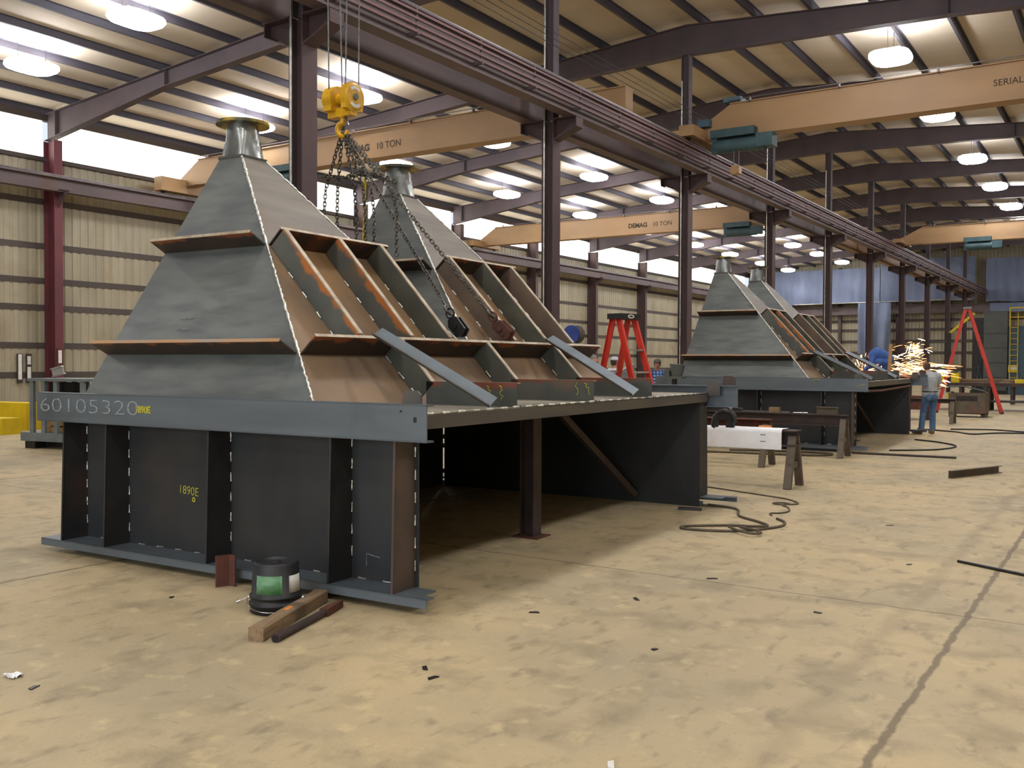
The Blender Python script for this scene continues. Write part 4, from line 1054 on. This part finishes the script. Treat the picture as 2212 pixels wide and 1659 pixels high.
MB().box(-.55, .62, -.7, .7, .2, 4.55).build('housing', M_GREY, t)
MB().box(-1.15, -.55, -.5, .6, .2, 4.15).build('side_duct', M_BLKMET, t)
m = MB()
for z in (.9, 1.7, 2.5, 3.3): m.box(-.5, .58, -.715, -.7, z, z + .03)
m.build('panel_seam', M_BLKMET, t)
MB().box(-1.2, .7, -.75, .75, 0, .2).build('plinth', M_BLKMET, t)
m = MB(); m.bar((-.95, -.6, .2), (-.65, -.6, 2.2), .06, .06); m.bar((-.5, -.74, .2), (-.9, -.74, 1.9), .05, .05); m.build('strut', M_TEAL, t)
t = thing('paint_booth', 'blue grey booth with yellow railing at the far right edge', 'booth', (-4.9, 58.6, 0))
MB().box(-1.0, 2.5, -.8, 1.2, 0, 3.7).build('booth_body', M_BOOTH, t)
m = MB()
for x in (-.92, -.55): m.box(x - .02, x + .02, -.88, -.84, .6, 4.4)
for k in range(10): m.box(-.92, -.55, -.88, -.84, .9 + .3 * k, .93 + .3 * k)
m.build('access_ladder', M_YEL2, t)
m = MB()
for x in (-.95, -.2, .6): m.box(x - .03, x + .03, -.78, -.72, 3.7, 4.7)
m.box(-.95, 2.4, -.78, -.72, 4.65, 4.72).box(-.95, 2.4, -.78, -.72, 4.15, 4.2)
m.build('guard_rail', M_YEL2, t)
sg = MB().box(-1.0, -.55, -.83, -.8, 1.2, 1.6).build('warning_sign', M_YEL2, t)
MB().box(-.97, -.58, -.835, -.83, 1.35, 1.55).build('sign_face', M_WHITE, sg)
t = thing('jib_arm', 'yellow jib arm reaching out beside the tall ladder top', 'jib crane', (-9.2, 60, 0))
MB().bar((0, 0, 3.4), (1.3, .2, 4.55), .12, .14).build('arm', M_YEL2, t); MB().box(-.1, .1, -.1, .1, 0, 3.45).build('mast', M_BLKMET, t)
t = thing('work_bench', 'long dark steel bench under the tall ladder', 'bench', (-4.4, 37.7, 0))
MB().box(-2.1, 2.6, -.6, .6, .86, .98).build('bench_top', M_SAWD, t)
for x in (-1.9, 0, 2.3):
    for y in (-.5, .5): MB().box(x - .06, x + .06, y - .06, y + .06, 0, .86).build('leg', M_SAWD, t)
MB().box(-2.0, 2.5, -.5, .5, .3, .36).build('lower_shelf', M_SAWD, t)
for x, w, h, z, lab in ((-5.95, .28, .42, .98, 'yellow canister at the window end of the far bench'), (-5.5, .26, .34, .98, 'smaller yellow canister beside the first on the far bench'), (-5.6, .34, .24, .36, 'yellow case on the lower shelf of the far bench'), (-3.35, .5, .14, .98, 'flat yellow case on the far bench near the picture edge')):
    t = thing('yellow_canister', lab, 'canister', (x, 37.45, z))
    MB().box(-w / 2, w / 2, -.12, .12, 0, h).build('canister_body', M_YEL2, t); MB().cyl((0, 0, h), (0, 0, h + .05), .05, n=10).build('cap', M_BLACK, t)
for k, (x, z, lab) in enumerate(((-4.6, .98, 'lower tan plank lying on the far bench'), (-4.5, 1.05, 'upper tan plank lying on the far bench'))):
    o = MB().box(-.95, .95, -.2, .2, 0, .06).build('plank', M_WOOD, None, (x, 37.8, z), (0, 0, .04 * k)); tag(o, lab, 'plank')
t = thing('scrap_bin', 'brown steel scrap bin on feet beyond the man in jeans', 'bin', (-4.42, 32.7, 0))
m = MB()
m.box(-.52, .52, -.4, -.38, .1, .74).box(-.52, .52, .38, .4, .1, .74).box(-.52, -.5, -.38, .38, .1, .74).box(.5, .52, -.38, .38, .1, .74).box(-.52, .52, -.4, .4, .1, .12)
m.build('bin_body', M_SAW, t)
MB().box(-.3, .3, -.405, -.4, .5, .66).build('front_slot', M_BLKMET, t)
for x in (-.45, .45):
    MB().box(x - .06, x + .06, -.38, .38, 0, .1).build('foot', M_BLKMET, t)
t = thing('low_pallet', 'dark steel plate stack on blocks behind the man in jeans', 'plates', (-5.6, 30.2, 0))
MB().box(-.9, .6, -.3, .3, .3, .7).build('plate_stack', M_RUST, t); MB().box(-.7, -.5, -.3, .3, 0, .3).box(.3, .5, -.3, .3, 0, .3).build('block', M_SAWD, t)
o = MB().tube([(-5.3, 30.6, .74), (-4.9, 31.0, .95), (-4.4, 31.3, .98), (-3.9, 31.6, .85), (-3.75, 31.7, .76)], .02, 8).build('bent_hose', M_GREY); tag(o, 'grey hose arching over the scrap bin', 'hose')
for x, y, w, h, lab in ((-2.9, 44, 1.5, .8, 'dark welding table far off near the picture edge'), (-7.6, 46, 1.2, .9, 'dark welding table far off behind the spark shower')):
    t = thing('welding_table', lab, 'table', (x, y, 0))
    MB().box(-w, w, -.5, .5, h - .08, h).build('table_top', M_SAWD, t)
    for sx in (-1, 1):
        for sy in (-.4, .4): MB().box(sx * (w - .1) - .05, sx * (w - .1) + .05, sy - .05, sy + .05, 0, h - .08).build('leg', M_SAWD, t)
o = MB().cyl((-13, 72, 3.1), (-5, 66, 3.2), .05, n=8).build('cross_pipe', M_BLKMET); tag(o, 'dark horizontal pipe crossing in front of the far wall behind the sparks', 'pipe')

# extras on the far unit
o = MB().bar(W2(-.5, 4.86, 1.302), W2(-.47, 4.9, 2.1), .07, .04).build('timber_stick', M_WOODP); tag(o, 'upright yellowish timber stick on the far unit beside the grinder man', 'stick')
t = thing('paper_cup', 'paper cup with orange print standing on the far box edge by the leaning hand', 'cup', W2(-.24, 4.45, 1.303))
MB().lathe([(0, .001), (.036, 0), (.05, .17), (.047, .17), (.034, .01), (0, .01)], n=20).build('cup_body', M_CUP, t)
m = MB(); n = 8; vs = []
for k in range(n + 1):
    a = math.radians(150 + 120 * k / n)
    vs += [(.0405 * math.cos(a), .0405 * math.sin(a), .03), (.047 * math.cos(a), .047 * math.sin(a), .125)]
m.add(vs, [(2 * k, 2 * k + 2, 2 * k + 3, 2 * k + 1) for k in range(n)], 0, True).build('orange_print', M_CUPO, t)
m = MB(); m.tube([W2(-.1, .2, 1.135), W2(-.1, 1.8, 1.11), W2(-.1, 3.4, 1.12), W2(-.1, 5.4, 1.14)], .022, 8)
tag(m.build('tie_chain', M_RUST), 'rusty tie line stretched across the open side of the far box', 'rope')

# ------------------------------------------------------------------ people
def blob(name, parts, m, parent, vox=.011, it=3, fac=.5):
    """one continuous surface grown from overlapping rounded limbs"""
    b = MB()
    for p in parts:
        if p[0] == 'c':
            _, a, c, r1, r2 = p; a, c = V3(a), V3(c)
            b.cyl(a, c, r1, r2, n=12)
            b.ball(a, r1 * .999, n=12); b.ball(c, r2 * .999, n=12)
        else:
            _, c, rx, ry, rz = p[:5]
            b.ball(c, rx, ry, rz, n=16, rot=p[5] if len(p) > 5 else None)
    o = b.build(name, m, parent)
    md = o.modifiers.new('fuse', 'REMESH'); md.mode = 'VOXEL'; md.voxel_size = vox; md.use_smooth_shade = True
    sm = o.modifiers.new('smooth', 'SMOOTH'); sm.iterations = it; sm.factor = fac
    return o
def hand(w, d, side, parts, curl=.4):
    """palm, four bent fingers of unequal length and a thumb from the side of the palm"""
    w, d = V3(w), V3(d).normalized(); s = V3(side).normalized(); nrm = d.cross(s).normalized()
    if nrm.z > 0: nrm = -nrm
    parts.append(('c', w, w + d * .035, .027, .032)); palm = w + d * .075
    for k in (-1, 0, 1): parts.append(('c', w + d * .02 + s * (.018 * k), palm + s * (.023 * k), .017, .015))
    for k, ln in enumerate((.07, .08, .075, .058)):
        b = palm + s * (.026 - .0175 * k); m1 = b + d * (ln * .5) + nrm * (.012 * curl); tp = m1 + d * (ln * .42) + nrm * (ln * curl)
        parts.append(('c', b, m1, .0095, .009)); parts.append(('c', m1, tp, .009, .0075))
    tb = w + d * .025 + s * .03; tm = tb + d * .03 + s * .025; parts.append(('c', tb, tm, .012, .011)); parts.append(('c', tm, tm + d * .028 + nrm * .01, .011, .009))
def head(c, f, parts, s=1.0):
    """skull, jaw, nose, ears, brow; f = facing direction"""
    c = V3(c); f = V3(f).normalized(); r = f.cross(UP).normalized(); u = r.cross(f)
    R = Matrix((r, f, u)).transposed()
    parts.append(('e', c, .074 * s, .092 * s, .105 * s, R))
    parts.append(('e', c + f * .022 - u * .06, .055 * s, .062 * s, .058 * s, R))
    parts.append(('c', c + f * .088 - u * .002, c + f * .106 - u * .028, .011, .015))
    parts.append(('c', c + f * .07 + r * .03 + u * .022, c + f * .07 - r * .03 + u * .022, .018, .018))
    parts.append(('c', c + f * .082 - u * .056 - r * .02, c + f * .082 - u * .056 + r * .02, .009, .009))
    for sg in (1, -1): parts.append(('e', c + r * (.075 * sg) - u * .005, .012, .024, .034, R))
def eyes(c, f, parent):
    c = V3(c); f = V3(f).normalized(); r = f.cross(UP).normalized(); u = r.cross(f); m = MB()
    for sg in (1, -1): m.ball(c + f * .083 + r * (.031 * sg) + u * .002, .011, n=8)
    m.build('eye', M_BLACK, parent)
def hair(c, f, m, parent, grow=.008, cut=.0):
    c = V3(c); f = V3(f).normalized(); r = f.cross(UP).normalized(); u = r.cross(f); R = Matrix((r, f, u)).transposed()
    blob('hair', [('e', c + u * .016 - f * .012, .080 + grow, .094 + grow * .6, .098 + grow, R), ('e', c - f * .035 - u * .045, .066 + grow, .05 + grow, .055, R)], m, parent, .012)

# the man leaning on the far unit, seen from behind (local x to his right, y the way he faces)
PR = math.radians(33.3)
t = thing('person', 'man in grey tee shirt and jeans leaning one hand on the far unit', 'person', (-4.13, 24.03, 0), PR)
LH, RH = (-.02, 0, .9), (.15, .02, .9); LK, RK = (-.07, .07, .49), (.165, .08, .49); LA, RA = (-.15, .0, .09), (.13, .02, .09)
LS, RS = (-.15, .06, 1.385), (.27, .07, 1.365); LE, LW = (-.42, .06, 1.335), (-.62, .07, 1.365)
RE, RW = (.34, .2, 1.12), (.14, .33, 1.12); NK = (.05, .1, 1.47); HD = (.035, .155, 1.575)
b = [('c', LA, LK, .042, .05), ('c', RA, RK, .042, .05), ('c', LK, LH, .052, .08), ('c', RK, RH, .052, .08), ('e', (.065, .02, .95), .16, .11, .12),
     ('c', (.065, .02, .95), (.06, .05, 1.25), .12, .13), ('e', (.06, .06, 1.3), .17, .11, .14), ('c', LS, RS, .06, .06), ('c', LS, LE, .05, .042), ('c', LE, LW, .042, .029),
     ('c', RS, RE, .05, .042), ('c', RE, RW, .042, .029), ('c', (.058, .07, 1.4), NK, .06, .056), ('c', NK, HD, .055, .055)]
head(HD, (.05, 1, -.18), b)
hand(LW, (-1, .1, -.25), (0, 1, 0), b, .5); hand(RW, (-1, .3, 0), (0, 1, .2), b, .6)
for a, tx in ((LA, -.1), (RA, .03)): b.append(('c', V3(a) + V3((0, -.03, -.05)), V3(a) + V3((tx * .5, .14, -.06)), .035, .03))
blob('body', b, M_SKIN, t, .008, 2)
eyes(HD, (.05, 1, -.18), t)
hair(HD, (.05, 1, -.18), M_HAIR, t)
blob('tee_shirt', [('e', (.06, .05, 1.28), .205, .14, .17), ('c', (.06, .03, 1.0), (.06, .05, 1.25), .165, .18), ('e', (.05, .025, .95), .18, .14, .09), ('c', (LS[0] + .06, .06, 1.36), (RS[0] - .06, .07, 1.35), .1, .1),
     ('c', LS, (-.29, .06, 1.345), .082, .075), ('c', RS, (.315, .14, 1.22), .085, .078), ('c', (.055, .08, 1.4), (.053, .09, 1.435), .085, .07), ('e', (-.06, .0, .92), .07, .1, .08), ('e', (.21, -.03, .93), .05, .06, .09)], M_SHIRT, t, .012, 4)
blob('jeans', [('e', (.065, .02, .9), .172, .135, .13), ('c', LH, LK, .098, .072), ('c', RH, RK, .1, .072), ('c', LK, (-.135, .0, .1), .07, .068), ('c', RK, (.135, .02, .1), .07, .068), ('e', (-.01, -.05, .86), .085, .085, .095), ('e', (.14, -.05, .86), .085, .085, .095)], M_JEAN, t, .012, 3)
for nm, a, tx in (('boot', LA, -.12), ('boot', RA, .03)):
    a = V3(a); blob(nm, [('c', a + V3((0, -.02, 0)), a + V3((0, -.03, -.045)), .052, .045), ('c', a + V3((0, -.035, -.052)), a + V3((tx * .7, .16, -.055)), .038, .036), ('e', a + V3((tx * .8, .17, -.052)), .045, .05, .036)], M_BOOT, t, .009, 2)
m = MB(); pts = [(.065 + .178 * math.cos(a), .02 + .14 * math.sin(a), 1.0) for a in [2 * PI * k / 24 for k in range(24)]]; m.tube(pts, .014, 6, closed=True); m.build('belt', M_BLACK, t)

def standing(label, x, y, face, H, top_m, leg_m, hair_m=None, cap=None):
    """plain standing figure; face = heading in degrees (0 = facing world -Y)"""
    k = H / 1.76
    t = thing('person', label, 'person', (x, y, 0), math.radians(face))
    S = lambda p: V3(p) * k
    f = (0, -1, -.05); HD = S((0, -.03, 1.63))
    b = [('c', S((.1, 0, .08)), S((.1, -.01, .5)), .042, .05), ('c', S((-.1, 0, .08)), S((-.1, -.01, .5)), .042, .05), ('c', S((.1, -.01, .5)), S((.09, 0, .92)), .052, .078), ('c', S((-.1, -.01, .5)), S((-.09, 0, .92)), .052, .078),
         ('e', S((0, 0, .97)), .155, .1, .11), ('c', S((0, 0, .97)), S((0, 0, 1.3)), .115, .13), ('e', S((0, 0, 1.34)), .165, .1, .12), ('c', S((-.17, 0, 1.42)), S((.17, 0, 1.42)), .055, .055),
         ('c', S((0, 0, 1.44)), S((0, -.02, 1.54)), .056, .054), ('c', S((.2, 0, 1.4)), S((.25, .0, 1.13)), .048, .04), ('c', S((-.2, 0, 1.4)), S((-.25, 0, 1.13)), .048, .04), ('c', S((.25, 0, 1.13)), S((.22, -.12, .9)), .04, .028), ('c', S((-.25, 0, 1.13)), S((-.22, -.12, .9)), .04, .028)]
    head(HD, f, b)
    hand(S((.22, -.12, .9)), (0, -.4, -1), (-1, 0, 0), b); hand(S((-.22, -.12, .9)), (0, -.4, -1), (1, 0, 0), b)
    blob('body', b, M_SKIN, t, .009, 2); eyes(HD, f, t)
    blob('shirt', [('e', S((0, 0, 1.3)), .195, .135, .18), ('c', S((0, 0, .98)), S((0, 0, 1.28)), .16, .17), ('c', S((-.15, 0, 1.41)), S((.15, 0, 1.41)), .085, .085), ('c', S((.2, 0, 1.4)), S((.25, 0, 1.12)), .07, .058), ('c', S((-.2, 0, 1.4)), S((-.25, 0, 1.12)), .07, .058)], top_m, t, .013, 3)
    blob('trousers', [('e', S((0, 0, .95)), .168, .125, .11), ('c', S((.09, 0, .9)), S((.1, -.01, .5)), .096, .072), ('c', S((-.09, 0, .9)), S((-.1, -.01, .5)), .096, .072), ('c', S((.1, -.01, .5)), S((.1, 0, .1)), .07, .065), ('c', S((-.1, -.01, .5)), S((-.1, 0, .1)), .07, .065)], leg_m, t, .013, 3)
    for sg in (1, -1): blob('boot', [('c', S((.1 * sg, .02, .045)), S((.11 * sg, -.15, .035)), .045, .036)], M_BOOT, t, .01, 2)
    if hair_m: hair(HD, f, hair_m, t)
    if cap:
        c = V3(HD)
        blob('cap', [('e', c + V3((0, .005, .045)), .09, .105, .075), ('c', c + V3((-.035, -.11, .045)), c + V3((.035, -.11, .045)), .014, .014), ('c', c + V3((-.04, -.085, .05)), c + V3((.04, -.085, .05)), .02, .02), ('c', c + V3((-.02, -.14, .04)), c + V3((.02, -.14, .04)), .012, .012)], cap, t, .011, 2)
    return t
standing('grey haired man whose head shows behind the diagonal brace of the near unit', -7.05, 12.95, 62, 1.79, M_BLUE, M_JEAN, M_HAIRG)
standing('man in blue plaid shirt and dark cap behind the far unit corner', -9.27, 20.2, 30, 1.75, M_PLAID, M_JEAN, M_HAIR, M_CAP)
standing('person in white shirt and white cap seen through the nearer red ladder', -9.85, 19.15, 150, 1.8, M_WSHIRT, M_MAROON, M_HAIR, M_WSHIRT)

# the grinder bent over on the deck of the far unit
g = W2(-.62, 4.0, 1.302)
t = thing('person', 'worker in blue coveralls bent double on the far unit amid sparks', 'person', W2(-.72, 5.15, 1.302), PR)
b = [('c', (-.02, .12, .06), (-.1, -.02, .36), .045, .06), ('c', (.14, .18, .06), (.1, .0, .36), .045, .06), ('c', (-.1, -.02, .36), (.12, .1, .42), .06, .09), ('c', (.1, 0, .36), (.2, .14, .42), .06, .09), ('e', (.17, .12, .45), .14, .13, .13),
     ('c', (.17, .12, .47), (-.08, .08, .56), .12, .13), ('c', (-.08, .08, .56), (-.2, .05, .5), .13, .1), ('c', (-.2, .0, .5), (-.3, -.12, .3), .05, .04), ('c', (-.2, .1, .5), (-.32, .1, .28), .05, .04), ('c', (-.3, -.12, .3), (-.42, -.04, .16), .04, .03), ('c', (-.32, .1, .28), (-.43, .04, .16), .04, .03), ('c', (-.22, .04, .5), (-.34, .03, .46), .055, .055)]
HD2 = (-.38, .03, .43)
head(HD2, (-.6, 0, -.8), b); hand((-.42, -.04, .16), (-.8, .2, -.6), (0, 1, 0), b, .8); hand((-.43, .04, .16), (-.8, -.2, -.6), (0, -1, 0), b, .8)
blob('body', b, M_SKIN, t, .009, 2)
blob('coverall', [('c', (-.02, .12, .08), (-.1, -.02, .37), .065, .08), ('c', (.14, .18, .08), (.1, 0, .37), .065, .08), ('c', (-.1, -.02, .37), (.13, .1, .43), .085, .11), ('c', (.1, 0, .37), (.2, .14, .43), .085, .11), ('e', (.18, .12, .46), .16, .15, .15), ('c', (.17, .12, .48), (-.08, .08, .57), .145, .155), ('c', (-.08, .08, .57), (-.2, .05, .5), .155, .115), ('c', (-.2, 0, .5), (-.3, -.12, .31), .07, .058), ('c', (-.2, .1, .5), (-.32, .1, .29), .07, .058), ('c', (-.3, -.12, .31), (-.4, -.055, .18), .057, .045), ('c', (-.32, .1, .29), (-.41, .05, .18), .057, .045)], M_COAT, t, .013, 3)
blob('welding_hood', [('e', (-.39, .03, .43), .105, .105, .125)], M_BLACK, t, .014, 2)
for x, y in ((-.02, .12), (.14, .18)): blob('boot', [('c', (x, y, .05), (x - .1, y - .12, .04), .048, .038)], M_BOOT, t, .011, 2)
gp = W2(-.72, 5.15, 1.302); vr = V3((math.cos(PR), math.sin(PR), 0)); vf = V3((-math.sin(PR), math.cos(PR), 0))
t = thing('angle_grinder', 'angle grinder held by the worker in blue coveralls', 'grinder', gp - vr * .5 + UP * .12, PR)
MB().cyl((-.1, 0, 0), (.12, 0, .03), .035, n=12).build('grinder_body', M_TEAL, t); MB().cyl((-.12, 0, -.03), (-.125, 0, -.045), .06, n=18).build('disc', M_SAWD, t)

# sparks
S0 = gp - vr * .56 + UP * .08
m = MB(); rs = random.Random(3)
def streak(p, d, ln, r):
    d = d.normalized(); pts = [p, p + d * (ln * .35) - UP * (.01 * ln), p + d * (ln * .7) - UP * (.04 * ln), p + d * ln - UP * (.09 * ln)]
    m.tube(pts, [r * .4, r, r * .9, r * .3], 5, 1 if rs.random() < .4 else 0)
for k in range(70):          # burst rising round the wheel
    a = rs.gauss(95, 38); d = vr * math.cos(math.radians(a)) + UP * abs(math.sin(math.radians(a))) + vf * rs.uniform(-.4, .4)
    streak(S0 + d.normalized() * abs(rs.gauss(.1, .2)) + vr * rs.uniform(-.05, .25), d, rs.uniform(.05, .18), rs.uniform(.004, .008))
for k in range(150):         # main fan thrown toward the open bay
    s = rs.random() ** .8 * 1.75; hgt = rs.gauss(.14 + .14 * s, .1 + .1 * s)
    p = S0 + vr * (.05 + s) + UP * max(.0 - .05 * s, hgt) + vf * (.25 * s + rs.uniform(-.05, .2) * (1 + s))
    d = vr * 1 + UP * rs.gauss(.28 * hgt / (s + .25), .28) + vf * rs.uniform(-.15, .15)
    streak(p, d, rs.uniform(.06, .24), rs.uniform(.004, .0085))
for k in range(45):          # plume at the top
    a = math.radians(rs.uniform(5, 75)); p = S0 + vr * (1.35 + rs.uniform(0, .15)) + UP * (.45 + rs.uniform(-.02, .12)) + vf * rs.uniform(.35, .6)
    streak(p + (vr * math.cos(a) + UP * math.sin(a)) * rs.uniform(0, .2), vr * math.cos(a) + UP * math.sin(a), rs.uniform(.08, .2), rs.uniform(.004, .0085))
for k in range(90):          # long flat streaks
    s = rs.uniform(1.1, 2.3); p = S0 + vr * s + UP * (rs.uniform(-.02, .3) + .0 * s) + vf * rs.uniform(.35, .9)
    streak(p, vr + UP * rs.gauss(-.02, .09), rs.uniform(.12, .4), rs.uniform(.004, .008))
for k in range(35):
    p = S0 + vr * rs.uniform(1.85, 2.3) + UP * rs.uniform(-.28, -.1) + vf * rs.uniform(.4, .9)
    streak(p, vr + UP * rs.gauss(-.35, .25), rs.uniform(.06, .18), rs.uniform(.004, .009))
o = m.build('grinding_sparks', [M_SPARK, M_SPARK2]); tag(o, 'shower of orange white grinding sparks flying from the far unit', 'sparks', None, 'stuff')

# ------------------------------------------------------------------ camera, world, output look
cam = D.cameras.new('camera'); co = D.objects.new('camera', cam); COL.objects.link(co)
cam.sensor_fit = 'HORIZONTAL'; cam.sensor_width = 36; cam.lens = 2060 / 2212 * 36; cam.clip_end = 300; cam.clip_start = .05
Rm = ((0.8356945029847745, -0.016124499975544666, 0.5489578291468018), (0.5491791286032744, 0.01703509852388296, -0.8355310228380689), (0.004120969252346573, 0.9997248651098063, 0.023091377039946178))
co.matrix_world = Matrix(Rm).to_4x4(); co.location = (0, 0, 1.65)
SC.camera = co
w = D.worlds.new('world'); SC.world = w; w.use_nodes = True
w.node_tree.nodes['Background'].inputs[0].default_value = (.8, .88, 1, 1); w.node_tree.nodes['Background'].inputs[1].default_value = 1.0
SC.view_settings.view_transform = 'Standard'; SC.view_settings.look = 'None'
SC.view_settings.gamma = 1; SC.view_settings.use_curve_mapping = False; SC.view_settings.exposure = .03
cy = SC.cycles; cy.use_denoising = True; cy.max_bounces = 8; cy.diffuse_bounces = 5; cy.glossy_bounces = 4; cy.sample_clamp_indirect = 8; cy.caustics_reflective = False; cy.caustics_refractive = False
